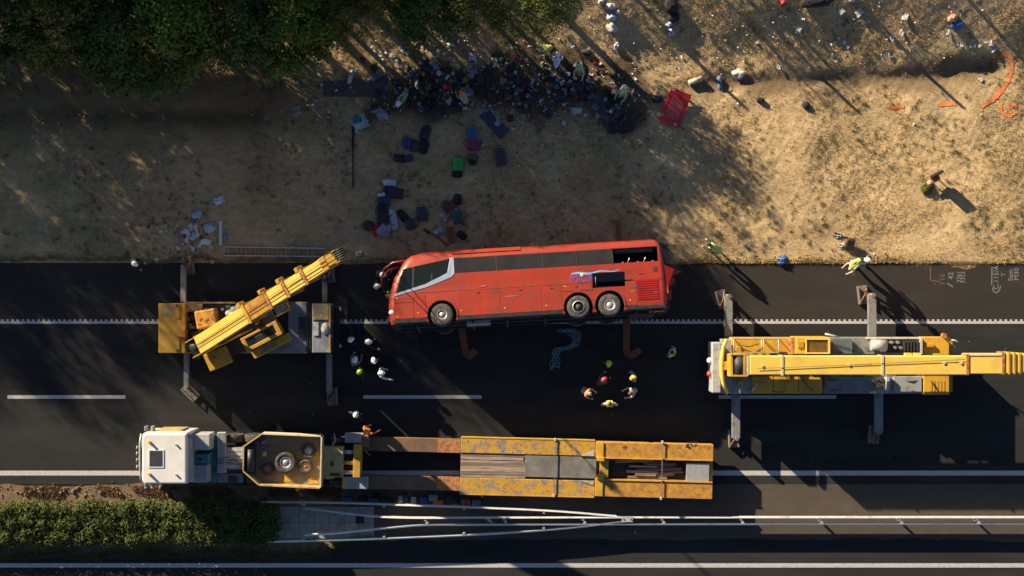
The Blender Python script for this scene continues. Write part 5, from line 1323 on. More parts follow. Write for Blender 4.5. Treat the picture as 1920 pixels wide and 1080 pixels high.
def vest_mesh():
    rg = []
    for z, w, d in ((-.10, .175, .165), (.05, .165, .16), (.25, .185, .17), (.36, .215, .15), (.45, .215, .125), (.525, .17, .105), (.555, .09, .085)):
        rg.append([Vector((math.cos(6.283 * i / 20) * w, math.sin(6.283 * i / 20) * d + .005, z)) for i in range(20)])
    return MB().rings(rg, cap=False, smooth=True).mesh('vest', [M['yellow']])
def stripe_mesh():
    b = MB()
    for z0, w, d in ((.0, .176, .168), (.17, .182, .172)):
        rg = [[Vector((math.cos(6.283 * i / 20) * (w + e), math.sin(6.283 * i / 20) * (d + e) + .005, z)) for i in range(20)] for z, e in ((z0, .004), (z0 + .05, .006))]
        b.rings(rg, cap=False, smooth=True)
    for s in (-1, 1): b.tube([(s * .11, .16, .2), (s * .12, .145, .40), (s * .13, .06, .545), (s * .13, -.06, .545), (s * .12, -.145, .40), (s * .11, -.16, .2)], .018, 5)
    return b.mesh('stripes', [M['reflect']])
HELM, HAIR, VEST, STRIPE = helmet_mesh(), hair_mesh(), vest_mesh(), stripe_mesh()
NAVY = (.016, .018, .026); BLACKC = (.012, .012, .014); LIME = (.52, .66, .02); ORANGE = (.75, .17, .025); WHITEC = (.68, .68, .66); GREENC = (.06, .075, .045); BLUEC = (.05, .09, .30); GREYC = (.22, .22, .22); REDC = (.5, .03, .03); BEIGE = (.42, .33, .22)
def person(px, py, kind, face, jacket, trousers, label, helm=None, hair=(.03, .02, .015), vest=None, z=None, h=1.0, stripes=True, group=None):
    """px, py = head as seen in the photograph; face = heading in degrees, 0 = right, 90 = up"""
    me, T, HM = POSES[kind]
    hz = (HM.translation.z + .15) * h
    gz = 0.0
    for _ in range(3):
        p = P(px, py, gz + hz); gz = 0.0 if (py > 495 or z == 0) else float(tz(p.x, p.y))
    off = Matrix.Rotation(R(face - 90), 3, 'Z') @ Vector((HM.translation.x, HM.translation.y, 0)) * h
    t = thing('person', label, 'person', (p.x - off.x, p.y - off.y, gz), R(face - 90), group, scale=h)
    link('body', me, t, mat=[fab(trousers), fab(jacket), M['skin'], M['boots']])
    Mx = HM @ Matrix.Translation((0, .0, .115))
    if helm is not None:
        o = link('helmet', HELM, t, mat=[mk('helmet_%s' % len(bpy.data.materials), helm, .35, var=.04, coat=.3)])
    else:
        o = link('hair', HAIR, t, mat=[fab(hair, .7, 'hair')])
    o.matrix_local = Mx
    if vest is not None:
        v = link('vest', VEST, t, mat=[fab(vest)]); v.matrix_local = T
        if stripes: link('reflective_stripes', STRIPE, v)
    return t
HW = (.80, .81, .79)
person(251, 494, 'lean', -30, NAVY, NAVY, 'person in dark clothes and white helmet at the verge edge above the lone crane', HW)
person(717, 515, 'lean', -10, NAVY, NAVY, 'white helmeted person at the coach front, the upper of the two', HW)
person(706, 537, 'point', 10, NAVY, NAVY, 'white helmeted person at the coach front, the lower of the two', HW)
person(657, 637, 'stand', 20, NAVY, NAVY, 'white helmeted person in dark clothes, top left of the huddle of six', HW)
person(690, 641, 'point', 0, NAVY, NAVY, 'white helmeted person in dark clothes, top right of the huddle of six', HW)
person(665, 676, 'lean', 70, GREYC, NAVY, 'white helmeted person in a grey jacket, left middle of the huddle of six', HW)
person(701, 677, 'stand', 110, NAVY, NAVY, 'white helmeted person in dark clothes, right middle of the huddle of six', HW)
person(673, 697, 'hips', 40, NAVY, NAVY, 'person in a lime yellow helmet at the bottom left of the huddle', (.62, .74, .02))
person(714, 700, 'point', 5, WHITEC, NAVY, 'person in white top and white helmet reaching right, bottom right of the huddle', HW)
person(667, 778, 'hips', 60, NAVY, NAVY, 'white helmeted person alone between the huddle and the trailer', HW)
person(687, 809, 'point', 40, ORANGE, GREYC, 'person with orange helmet and orange jacket beside the trailer neck', (.85, .25, .03))
person(1142, 681, 'hips', -100, NAVY, NAVY, 'person in a lime yellow helmet, topmost of the group on the road', (.62, .74, .02), vest=None)
person(1132, 712, 'lean', 40, GREENC, BLACKC, 'person with a red helmet and olive coat at the left of the road group', (.62, .06, .07))
person(1105, 738, 'lean', -30, (.62, .26, .13), GREYC, 'person in a faded orange top at the far left of the road group', None, (.35, .30, .26))
person(1144, 757, 'hips', 90, (.45, .36, .22), NAVY, 'person in a yellow vest with elbows out, lowest of the road group', None, (.05, .025, .015), LIME)
person(1188, 708, 'stand', 200, (.34, .40, .52), BLUEC, 'person with a golden helmet and pale blue jacket, right of the road group', (.80, .50, .05))
person(1183, 737, 'lean', 200, (.5, .40, .36), NAVY, 'slim person in a pale top with brown hair, right lower side of the road group', None, (.14, .06, .035))
person(1261, 661, 'stand', 150, (.6, .62, .55), (.30, .33, .40), 'person in a pale yellow vest standing alone under the coach rear', None, (.06, .03, .02), (.66, .80, .04))
person(1332, 459, 'bend', 150, NAVY, NAVY, 'person in a yellow vest bending on the grass right of the coach', None, (.03, .02, .02), LIME)
person(1597, 502, 'bend', 215, (.5, .38, .30), (.42, .44, .48), 'person in a yellow vest stepping onto the road edge above the outrigger', None, (.5, .4, .3), LIME)
person(1628, 488, 'walk', 160, BLACKC, BLACKC, 'person in black with a white cap walking behind the yellow vest', HW)
person(748, 192, 'bend', -120, GREENC, BLACKC, 'stooping person in a striped dark vest at the left of the debris heap', (.70, .72, .85), vest=(.16, .20, .05))
person(866, 176, 'lean', 120, GREYC, BLACKC, 'person in a dull green vest with orange hood in the debris heap', (.7, .22, .05), vest=(.30, .38, .12))
person(1018, 92, 'bend', 200, (.42, .46, .10), NAVY, 'stooping person in yellowish green under the last tree', (.35, .38, .36))
person(1046, 104, 'bend', 80, (.58, .68, .86), NAVY, 'stooping person in a bright pale blue shirt near the end tree', HW)
person(1086, 136, 'bend', 260, (.50, .54, .30), NAVY, 'stooping person in a pale lime jacket at the right of the debris heap', None, (.2, .2, .15))
person(1166, 176, 'crouch', 240, (.44, .50, .26), (.35, .42, .62), 'crouching person in pale green with blue legs, left of the red board', None, (.3, .3, .2))
# ------------------------------------------------------------------ luggage and debris
def rbox(x, y, z, b=.04):
    o = tmp(MB().bb(-x / 2, x / 2, -y / 2, y / 2, 0, z).mesh('rb', [M['black']]))
    m = o.modifiers.new('b', 'BEVEL'); m.width = b; m.segments = 3
    me = bpy.data.meshes.new_from_object(o.evaluated_get(bpy.context.evaluated_depsgraph_get())); bpy.data.objects.remove(o)
    me.polygons.foreach_set('use_smooth', np.ones(len(me.polygons), dtype=bool)); me.set_sharp_from_angle(angle=R(50))
    return me
CASE = rbox(.46, .68, .26, .06)
b = MB()
for k in range(5): b.bb(-.16 + k * .08 - .012, -.16 + k * .08 + .012, -.29, .29, .255, .27)
RIBS = b.mesh('ribs', [M['black']])
HANDLE = MB().tube([(-.10, .34, .2), (-.10, .44, .2), (.10, .44, .2), (.10, .34, .2)], .014, 6).mesh('handle', [M['black']])
GRIP = MB().tube([(-.24, -.10, .16), (-.275, -.06, .16), (-.275, .06, .16), (-.24, .10, .16)], .014, 6).mesh('grip', [M['black']])
CWHEEL = MB().cyl((-.02, 0, 0), (.02, 0, 0), .035, n=10).mesh('case_wheel', [M['rubber']])
def suitcase(px, py, w, l, ang, col, label, group=None, tilt=0.0, dz=0.0):
    sc = (w / 37.1 / .46, l / 37.1 / .68, 1.0)
    g = G(px, py, dz)
    t = thing('suitcase', label, 'suitcase', g, group=group, rot=(R(tilt), R(rnd.uniform(-5, 5)), R(ang)), scale=(sc[0], sc[1], 1))
    o = link('shell', CASE, t, mat=[fab(col, .45, 'case')]); link('ribs', RIBS, o, mat=[fab(tuple(c * .8 for c in col), .5, 'case')])
    link('handle', HANDLE, t); link('grip', GRIP, t)
    for s in (-1, 1): link('wheel', CWHEEL, t, loc=(s * .17, -.36, .04)); 
    return t
def blob(seed, sx, sy, sz, rough_=.22, n1=14, n2=9, pw=.7):
    r_ = random.Random(seed); ph = [(r_.uniform(0, 6.28), r_.uniform(1.2, 4.5), r_.uniform(0, 6.28)) for _ in range(9)]
    rg = []
    for j in range(n2 + 1):
        v = -math.pi / 2 + math.pi * j / n2; row = []
        for i in range(n1):
            u = 6.283 * i / n1
            cx = math.copysign(abs(math.cos(v)) ** pw, math.cos(v)); x = cx * math.copysign(abs(math.cos(u)) ** pw, math.cos(u)); y = cx * math.copysign(abs(math.sin(u)) ** pw, math.sin(u)); z = math.copysign(abs(math.sin(v)) ** pw, math.sin(v))
            k = 1 + rough_ * sum(math.sin(a * 3 + f * (x * math.cos(a) + y * math.sin(a) + z * .7) * 2 + q) for a, f, q in ph) / 4
            row.append(Vector((x * k * sx, y * k * sy, max(-.35, z * k) * sz + .35 * sz)))
        rg.append(row)
    return MB().rings(rg, smooth=True).mesh('blob', [M['black']])
BAGS = [blob(i, .30, .19, .17, .14, 16, 10, .75) for i in range(4)]
STRAP = MB().tube([(-.16, -.05, .26), (-.12, .10, .33), (.10, .12, .34), (.16, -.03, .27)], .014, 6).mesh('strap', [M['black']])
SACKS = [blob(20 + i, .26, .22, .17, .42, 16, 11, 1.0) for i in range(5)]
def cloth(seed, n=13, amp=.09, ragged=.3):
    r_ = random.Random(seed); ph = [(r_.uniform(0, 6.28), r_.uniform(3, 11), r_.uniform(0, 6.28)) for _ in range(8)]
    V = []; F = []
    rag = [1 - ragged * r_.random() for _ in range(4 * n)]
    for j in range(n):
        for i in range(n):
            u = i / (n - 1) * 2 - 1; v = j / (n - 1) * 2 - 1
            a = math.atan2(v, u); k = rag[int((a + math.pi) / 6.2832 * 4 * n) % (4 * n)] if max(abs(u), abs(v)) > .8 else 1
            h = amp * (.6 + sum(math.sin(f * (u * math.cos(q) + v * math.sin(q)) + p) for q, f, p in ph) / 4)
            V.append((u * k * .5, v * k * .5, max(.004, h) + .01))
    for j in range(n - 1):
        for i in range(n - 1): F.append((j * n + i, j * n + i + 1, (j + 1) * n + i + 1, (j + 1) * n + i))
    return fastmesh('cloth', V, F, [M['white']], smooth=True)
CLOTHS = [cloth(i) for i in range(6)]
PAPERS = [cloth(40 + i, 6, .035, .08) for i in range(4)]
def bag(px, py, w, l, ang, col, label, group=None, dz=0.0):
    t = thing('bag', label, 'bag', G(px, py, dz), R(ang), group, scale=(w / 37.1 / .6, l / 37.1 / .38, rnd.uniform(.8, 1.2)))
    link('body', BAGS[rnd.randrange(4)], t, mat=[fab(col, .75, 'bag')]); link('strap', STRAP, t, mat=[fab((.02, .02, .02), .7, 'bag')])
    return t
def sack(px, py, w, l, ang, col, label, group=None, dz=0.0, name='plastic_bag', cat='plastic bag'):
    o = link(name, SACKS[rnd.randrange(5)], loc=G(px, py, dz), rot=(0, 0, R(ang)), scale=(w / 37.1 / .52, l / 37.1 / .44, rnd.uniform(.8, 1.2)), mat=[fab(col, .5, 'sack')])
    return tag(o, label, cat, group)
def rag(px, py, w, l, ang, col, label, group=None, dz=0.01, name='cloth', cat='cloth', papers=False):
    o = link(name, (PAPERS[rnd.randrange(4)] if papers else CLOTHS[rnd.randrange(6)]), loc=G(px, py, dz), rot=(R(rnd.uniform(-6, 6)), R(rnd.uniform(-6, 6)), R(ang)), scale=(w / 37.1, l / 37.1, 1), mat=[fab(col, .8, 'rag')])
    return tag(o, label, cat, group)
NV = (.022, .026, .045); BK = (.012, .012, .014); DG = (.05, .055, .065); TL = (.03, .055, .065); WH = (.62, .63, .66); GB = (.30, .36, .42); MR = (.16, .025, .035)
# scattered on the dry grass between trees and coach
suitcase(885, 250, 18, 25, 0, (.025, .14, .33), 'bright blue suitcase lying just above the magenta one')
suitcase(887, 271, 19, 27, 75, (.28, .03, .085), 'magenta suitcase lying just below the bright blue one')
suitcase(859, 309, 19, 25, 0, (.05, .46, .06), 'bright green suitcase on the dry grass')
bag(857, 326, 20, 14, 5, BK, 'black bag touching the lower end of the green suitcase')
bag(886, 296, 15, 20, 80, (.13, .10, .075), 'brown holdall a little below the magenta suitcase'); bag(886, 304, 16, 12, 0, BK, 'black pouch under the brown holdall')
suitcase(938, 294, 21, 32, 8, DG, 'dark grey suitcase lying right of the green one')
bag(797, 249, 30, 18, 70, NV, 'long navy holdall standing out above the dark luggage heap'); suitcase(763, 269, 17, 20, 10, (.03, .055, .19), 'small blue suitcase at the left of the dark luggage heap')
bag(778, 274, 24, 20, 20, DG, 'dark grey bag right of the small blue suitcase'); bag(795, 275, 30, 18, 75, BK, 'black holdall below the long navy holdall')
bag(748, 297, 22, 15, 0, NV, 'navy bag at the lower left of the dark luggage heap'); bag(766, 297, 17, 14, 20, TL, 'dark teal bag at the bottom of the dark luggage heap')
# heap left of the coach roof
sack(730, 343, 20, 16, 0, WH, 'white plastic bag at the top of the luggage heap left of the coach roof'); bag(728, 355, 20, 14, 0, DG, 'grey bag just under the white plastic bag')
suitcase(742, 362, 20, 28, 80, NV, 'navy suitcase right of the grey bag'); suitcase(720, 374, 24, 21, 0, (.028, .045, .12), 'dark blue suitcase with a pale tag, left of the navy suitcase')
rag(716, 366, 15, 6, 12, WH, 'pale luggage tag strip on the dark blue suitcase', dz=.28, name='paper_tag', cat='tag', papers=True)
suitcase(717, 396, 21, 22, 4, BK, 'black suitcase in the middle of the luggage heap'); suitcase(718, 411, 20, 24, -4, (.02, .018, .02), 'black suitcase at the foot of the luggage heap, beside the pale blue bag')
bag(738, 413, 42, 15, 100, (.33, .45, .58), 'long pale blue and white holdall upright in the luggage heap'); bag(757, 406, 30, 15, -52, BK, 'black folded stroller bag right of the pale blue holdall')
suitcase(770, 420, 18, 19, 20, TL, 'dark teal suitcase at the lower right of the luggage heap'); suitcase(791, 401, 19, 26, 5, DG, 'charcoal suitcase standing apart at the right of the heap')
bag(691, 423, 22, 17, 10, (.03, .05, .05), 'dark green rucksack at the lower left of the luggage heap'); rag(705, 433, 16, 22, 30, (.5, .02, .03), 'red cloth sticking out beside the lilac bag', dz=.06)
sack(721, 433, 28, 26, 10, (.25, .25, .36), 'lilac grey plastic bag at the bottom of the luggage heap')
# small heap by the coach roof
bag(858, 374, 16, 20, 0, BK, 'black rucksack at the top of the small heap above the coach'); suitcase(841, 385, 17, 22, 85, MR, 'maroon suitcase in the small heap above the coach')
rag(853, 396, 15, 10, 20, WH, 'pale cloth between the maroon and slate cases', dz=.1); suitcase(858, 407, 20, 25, 12, (.05, .075, .085), 'slate grey suitcase in the small heap above the coach')
sack(832, 408, 22, 18, -20, (.40, .33, .30), 'patterned pale bag at the left of the small heap')
bag(866, 441, 20, 14, -30, BK, 'black bag lying close above the coach roof')
# wreckage by the coach roof
t = thing('bent_bar', 'bent dark red bar leaning out from the coach roof', 'bar', G(822, 447))
MB().tube([(-.62, .42, .35), (-.1, .1, .42), (.55, -.38, .9)], .06, 8).build('bar', fab((.20, .03, .025)), t, local=True); MB().tube([(-.72, .45, .32), (-.45, .27, .38)], .08, 8).build('black_end', M['black'], t, local=True)
t = thing('engine_part', 'broken grey metal machine part above the coach front', 'machine part', G(819, 436), .6)
MB().cyl((-.25, 0, .15), (.05, 0, .18), .14).build('cylinder', M['lightgrey'], t, local=True); MB().bb(.0, .35, -.15, .18, 0, .22).build('block', M['grey'], t, bevel=.03, local=True)
for k in range(3): MB().tube([(.1 * k, .1, .1), (.15 + .1 * k, -.2, .16), (.3, -.3 + .1 * k, .05)], .02, 6).build('pipe', M['lightgrey'], t, local=True)
def strap(pts, w, label, z=.012):
    line = smooth_line([G(a, b_, z) for a, b_ in pts], 5); rg = []
    for i, p in enumerate(line):
        d = (line[min(i + 1, len(line) - 1)] - line[max(i - 1, 0)]).normalized(); n = Vector((-d.y, d.x, 0)) * w / 2
        zz = Vector((0, 0, .012 + .006 * (i % 3) + (.05 if i > len(line) - 8 else 0)))
        rg.append([p - n, p + n, p + n + zz, p - n + zz])
    o = MB().rings(rg).build('lifting_strap', M['strap']); tag(o, label, 'strap')
strap([(843, 425), (848, 455)], .36, 'rusty orange lifting strap end above the coach roof, near the luggage')
strap([(864, 600), (868, 630), (872, 655), (880, 667), (892, 656)], .36, 'orange lifting strap on the road below the coach front wheel')
strap([(1157, 412), (1160, 455)], .2, 'brown lifting strap end on the grass above the coach rear')
strap([(1175, 595), (1175, 630), (1175, 655), (1183, 666), (1200, 655)], .36, 'orange lifting strap on the road below the coach rear axle')
# blue rope net on the road
t = thing('rope_net', 'tangled pale blue rope net lying on the road below the coach', 'net', G(1060, 650)); mbn = MB()
spine = smooth_line([G(a, b_) for a, b_ in ((1052, 622), (1068, 618), (1080, 630), (1078, 645), (1062, 652), (1046, 656), (1042, 668), (1040, 690))], 5)
for s in range(6):
    pts = []
    for i, p in enumerate(spine):
        u = i / (len(spine) - 1); wdt = .10 + .28 * abs(math.sin(u * 7 + .5)) * (1 - u * .4)
        pts.append(p + Vector((math.sin(i * 1.3 + s * 2.1) * .05 + (s - 2.5) / 2.5 * wdt, math.cos(i * 1.7 + s) * .06, .02 + .015 * s)))
    mbn.tube(pts, .014, 5)
for i in range(0, len(spine), 1): mbn.tube([spine[i] + Vector((-.22, rnd.uniform(-.1, .1), .04)), spine[i] + Vector((0, .05, .06)), spine[i] + Vector((.22, rnd.uniform(-.1, .1), .04))], .012, 5)
o = mbn.build('ropes', M['net'], t)
# ladder
t = thing('ladder', 'long aluminium ladder lying on the verge beside the road edge', 'ladder', G(515, 471))
p0, p1 = G(420, 463), G(610, 466); q0, q1 = G(420, 479), G(610, 481)
for a, b_ in ((p0, p1), (q0, q1)): MB().box(((a.x + b_.x) / 2, (a.y + b_.y) / 2, .10), ((b_ - a).length, .055, .09), rz=math.atan2(b_.y - a.y, b_.x - a.x)).build('rail', M['galv'], t)
for k in range(23):
    u = (k + .5) / 23; MB().cyl((p0.lerp(p1, u).x, p0.lerp(p1, u).y, .10), (q0.lerp(q1, u).x, q0.lerp(q1, u).y, .10), .02, n=8).build('rung', M['rustgrey'], t)
# left verge litter
rag(411, 377, 22, 16, 20, (.76, .76, .82), 'white and lilac crumpled shirt on the shaded grass at left'); rag(398, 381, 18, 9, 15, (.30, .34, .42), 'grey sleeve like rag left of the crumpled white shirt')
sack(371, 403, 20, 16, 30, (.34, .43, .54), 'blue grey plastic bag, upper one of the left litter patch'); rag(364, 413, 14, 10, 60, (.22, .29, .37), 'blue grey scrap of film under the upper bag')
sack(393, 429, 22, 18, -10, (.42, .51, .60), 'rounded blue grey plastic bag beside the upright white board'); sack(387, 454, 15, 14, -10, (.76, .78, .76), 'small white pillow at the lower end of the litter patch', name='pillow', cat='pillow')
rag(379, 446, 7, 11, 20, (.45, .05, .04), 'red scrap beside the small white pillow'); rag(336, 438, 12, 18, 20, (.36, .26, .30), 'pinkish wrapper at the left of the litter patch')
t = thing('white_board', 'narrow upright pale blue white board left of the ladder', 'board', G(414, 437)); MB().box((0, 0, .06), (.15, 1.2, .03)).build('board', fab((.66, .72, .76)), t, bevel=.006, local=True); MB().box((.1, -.5, .02), (.08, .12, .05)).build('bracket', M['grey'], t, local=True)
rag(424, 447, 10, 19, -15, (.28, .33, .42), 'grey blue oval film lying between the white board and the ladder')
WHITES = [(.78, .78, .78), (.62, .65, .70), (.80, .79, .74), (.48, .56, .66)]
def scatter(n, cx, cy, sx, sy, label, group, cols=WHITES, s0=4, s1=9, cat='paper', name='paper_scrap'):
    for _ in range(n):
        px, py = rnd.gauss(cx, sx), rnd.gauss(cy, sy)
        if py > 486 and cy < 480: py = 484
        rag(px, py, rnd.uniform(s0, s1), rnd.uniform(s0, s1), rnd.uniform(0, 180), cols[rnd.randrange(len(cols))], label, group, name=name, cat=cat, papers=True, dz=.035)
scatter(26, 364, 440, 12, 11, 'small pale paper scrap in the litter patch left of the ladder', 'paper scraps left of the ladder')
for px, py, lab in ((240, 421, 'tiny white paper, leftmost on the shaded verge'), (303, 434, 'tiny white paper left of the litter patch'), (294, 487, 'white paper ball at the road edge right of the lone helmeted person'), (335, 467, 'white paper just below the litter patch'), (397, 464, 'white paper left of the ladder foot'), (398, 491, 'white paper on the road edge below the ladder')):
    sack(px, py, 8, 7, 0, (.62, .62, .60), lab, name='paper_ball', cat='paper')
# teal and white sheet, pole, roof panel
rag(675, 231, 34, 32, 25, (.40, .50, .52), 'large crumpled white and teal sheet at the head of the dark pole', dz=.04); rag(671, 225, 18, 15, 30, (.02, .28, .30), 'teal corner folded over the large crumpled sheet', dz=.16)
rag(559, 209, 18, 22, 20, (.30, .30, .33), 'grey white cloth alone in the shaded ditch at left', dz=.03)
t = thing('dark_pole', 'thin dark pole lying from the teal sheet down the grass', 'pole', G(662, 300)); a_, b_ = G(662, 243), G(662, 352)
MB().cyl((a_.x, a_.y, a_.z + .05), (b_.x, b_.y, b_.z + .05), .05, .035, 10).build('shaft', M['black'], t); MB().cyl((a_.x, a_.y, a_.z + .05), (a_.x, a_.y + .12, a_.z + .05), .07, n=10).build('collar', M['dark'], t)
def panel(px, py, w, l, ang, col, label, th=.05, tilt=(0, 0), dz=.03, name='panel', mat=None, ribs=3, cat='panel'):
    t = thing(name, label, cat, G(px, py, dz), rot=(R(tilt[0]), R(tilt[1]), R(ang)))
    a, c = w / 37.1 / 2, l / 37.1 / 2
    MB().bb(-a, a, -c, c, 0, th).build('sheet', mat or fab(col, .6, 'panel'), t, bevel=.01, local=True)
    for k in range(ribs): MB().bb(-a + .04, a - .04, -c + (k + .5) * 2 * c / ribs - .02, -c + (k + .5) * 2 * c / ribs + .02, th, th + .02).build('rib', mat or fab(col, .6, 'panel'), t, local=True)
    return t
panel(665, 167, 118, 30, 0, (.075, .075, .078), 'large dark blue grey flat panel lying left of the debris heap', tilt=(3, 0), dz=.06)
panel(927, 232, 24, 58, 42, (.035, .05, .085), 'dark blue board lying diagonally below the debris heap', tilt=(-4, 3)); panel(938, 226, 5, 60, 40, (.25, .22, .18), 'thin pale batten lying along the dark blue board', th=.04, ribs=0, name='batten', cat='batten')
panel(1128, 207, 36, 60, 43, (.06, .065, .07), 'dull grey panel lying on the lit strip of grass below the heap', tilt=(2, 0))
rb_ = thing('red_board', 'red board with pale lettering lines propped above the lit grass', 'board', G(1264, 202, .02), rot=(R(6), R(9), R(-20)))
MB().bb(-.56, .56, -.90, .90, .22, .26).build('board', M['sheetred'], rb_, bevel=.01, local=True)
for k in range(6): MB().bb(-.32 + k * .12, -.285 + k * .12, -.62 + .05 * (k % 3), .45 - .1 * (k % 2), .26, .264).build('lettering_line', fab((.55, .24, .24)), rb_, local=True)
for x, y in ((-.42, .80), (.3, -.78), (-.48, -.55)): MB().bb(x - .08, x + .08, y - .06, y + .06, .26, .266).build('white_mark', fab((.55, .3, .3)), rb_, local=True)
for x, y in ((-.4, .7), (.4, .7), (-.4, -.7), (.4, -.7)): MB().bb(x - .04, x + .04, y - .04, y + .04, -.05, .22).build('support', M['dark'], rb_, local=True)
bag(1232, 186, 20, 14, 0, NV, 'navy bag under the left side of the red board')
t = thing('bus_seat', 'wrecked black bus seat lying below the debris heap', 'seat', G(1150, 237), .3)
MB().bb(-.38, .30, -.30, .28, .05, .30).build('cushion', fab((.02, .02, .024)), t, bevel=.08, local=True); MB().bb(-.42, -.28, -.3, .28, .2, .75).build('backrest', fab((.03, .033, .04)), t, bevel=.06, local=True); MB().tube([(-.3, -.32, .02), (.35, -.35, .1), (.42, .3, .05)], .025, 6).build('frame', M['dark'], t, local=True)
bag(1172, 236, 34, 26, 20, BK, 'black torn bag beside the wrecked black seat'); bag(1183, 217, 26, 20, 60, (.03, .026, .02), 'dark brown bag above the wrecked black seat')
sack(1081, 208, 18, 14, 10, (.50, .48, .52), 'white bag alone on the grass below the debris heap')
t = thing('rolled_mat', 'cream rolled mat lying right above the red board', 'mat', G(1303, 152), .35)
MB().cyl((-.36, 0, .14), (.36, 0, .14), .14, n=14).build('roll', fab((.50, .44, .35)), t, local=True); MB().cyl((.08, 0, .14), (.14, 0, .14), .146, n=14).build('tie', fab((.25, .2, .15)), t, local=True)
sack(1383, 140, 24, 18, 0, (.50, .46, .42), 'cream plastic sack at the left end of the dark ditch'); bag(1349, 156, 10, 26, 5, (.14, .18, .30), 'blue grey slender bag standing left of the cream sack')
# upper edge litter
for px, py, w, l, col, lab in ((1149, 54, 16, 20, (.50, .47, .43), 'large cream plastic bag below the string of bags at top'), (1144, 12, 18, 12, (.50, .52, .55), 'white bag touching the top edge'), (1146, 32, 15, 14, (.42, .52, .68), 'blue white bag, third in the string of bags at top'), (1159, 23, 8, 8, (.66, .66, .62), 'small white square scrap right of the string of bags'), (1127, 4, 10, 12, (.45, .42, .4), 'pale bag left of the string of bags at the very top'), (1157, 86, 9, 14, (.55, .54, .68), 'lilac white bag standing alone right of the end tree'), (1258, 60, 12, 11, (.35, .45, .60), 'blue white bag below the black heap at the top edge'), (1254, 47, 10, 10, (.3, .36, .48), 'grey blue bag just above the blue white bag'),
                               (886, 111, 18, 17, (.55, .54, .60), 'bright white plastic bag under the dark low tree'), (888, 140, 15, 20, (.30, .35, .43), 'grey white bag below the bright white plastic bag'), (717, 216, 18, 24, (.33, .36, .45), 'pale grey bag by the stooping person in the striped vest'), (846, 83, 12, 10, (.5, .5, .48), 'white bag hanging at the edge of the tree crown'), (788, 74, 14, 8, (.6, .6, .58), 'white bag lying high under the overhanging crown'), (815, 125, 12, 18, (.25, .28, .42), 'violet grey bag under the overhanging crown'), (658, 145, 22, 10, (.50, .52, .55), 'white boxes on the upper edge of the dark panel'), (700, 146, 14, 12, (.36, .36, .42), 'grey white bag on the upper right edge of the dark panel'), (1600, 1, 14, 12, (.2, .2, .22), 'grey bag cut by the top edge')):
    sack(px, py, w, l, rnd.uniform(0, 180), col, lab)
for px, py, w, l, lab in ((1258, 10, 26, 28, 'black bag in the shadow at the top edge, left one'), (1263, 32, 22, 18, 'black bag under the other black bag at the top edge'), (1530, 4, 60, 20, 'large black bin bag cut by the top edge'), (1425, 188, 14, 10, 'small black torn rubber piece below the ditch'), (1511, 198, 14, 14, 'black twisted rubber piece right of the smaller one')):
    bag(px, py, w, l, rnd.uniform(-20, 20), BK, lab)
sack(1468, 6, 10, 12, 0, (.40, .03, .04), 'small dark red bag at the top edge'); 
sack(1785, 36, 18, 16, 20, (.62, .30, .20), 'peach coloured cloth bundle near the right end of the top edge', name='cloth_bundle', cat='bundle'); sack(1794, 48, 24, 14, 5, (.03, .13, .40), 'bright blue bundle touching the peach one', name='cloth_bundle', cat='bundle')
for px, py, w, l, lab in ((1776, 61, 9, 9, 'white scrap left of the blue bundle'), (1696, 32, 11, 14, 'white wrapper below the top edge, left of the peach bundle'), (1689, 62, 9, 8, 'white wrapper beside the post shadow'), (1672, 71, 9, 10, 'pale blue wrapper lying on the post shadow'), (1610, 24, 15, 12, 'white blue bag under the large black bin bag'), (1577, 22, 14, 10, 'pale brown crumpled scrap left of the white blue bag'), (1502, 36, 6, 6, 'tiny white scrap on the lit slope'), (1464, 31, 6, 6, 'tiny white scrap high on the lit slope'), (1838, 148, 9, 9, 'white paper in the dark end of the ditch'), (1862, 95, 12, 5, 'pale sliver of paper inside the curved orange line'), (1857, 84, 8, 5, 'white sliver above the dark end of the ditch'), (1497, 57, 7, 14, 'narrow white scrap on the lit slope'), (1459, 126, 6, 8, 'white scrap at the edge of the broad shadow')):
    rag(px, py, w, l, rnd.uniform(-40, 40), (.60, .60, .60), lab, name='paper', cat='paper', papers=True, dz=.05)
t = thing('picture_frame', 'small grey rectangular frame lying on the lit slope', 'frame', G(1671, 101), .05)
MB().bb(-.14, .14, -.18, .18, 0, .03).build('border', M['grey'], t, local=True); MB().bb(-.08, .08, -.12, .12, .03, .034).build('picture', M['dark'], t, local=True)
scatter(8, 1815, 84, 22, 3, 'small white scrap in the row above the dark ditch end', 'white scraps above the ditch end', s0=4, s1=7)
scatter(14, 1560, 60, 60, 28, 'small pale scrap on the lit slope at upper right', 'pale scraps on the lit slope', s0=3, s1=6)
# right verge
t = thing('wrecked_seat', 'orange and black wrecked seat on a dark bush, throwing a long shadow', 'seat', G(1748, 336), .5)
MB().bb(-.25, .25, -.18, .22, .35, .50).build('cushion', fab((.50, .12, .045)), t, bevel=.06, local=True); MB().bb(-.20, .40, .1, .26, .45, 1.08).build('backrest', fab((.025, .02, .02)), t, bevel=.06, local=True); MB().bb(-.44, -.2, -.14, .06, .36, .46).build('foam', fab((.62, .58, .5)), t, bevel=.04, local=True)
for x in (-.15, .2): MB().cyl((x, 0, -.05), (x, .05, .36), .03).build('leg', M['dark'], t, local=True)
C_ = []; N_ = []; k = 420
d = nrg.normal(size=(k, 3)); d[:, 2] = np.abs(d[:, 2]); d /= np.linalg.norm(d, axis=1, keepdims=True); q = G(1738, 352)
V, F = leaf_quads(d * nrg.random((k, 1)) ** .4 * np.array([.34, .42, .30]), d + np.array([0, 0, .5]), nrg.uniform(.04, .09, k))
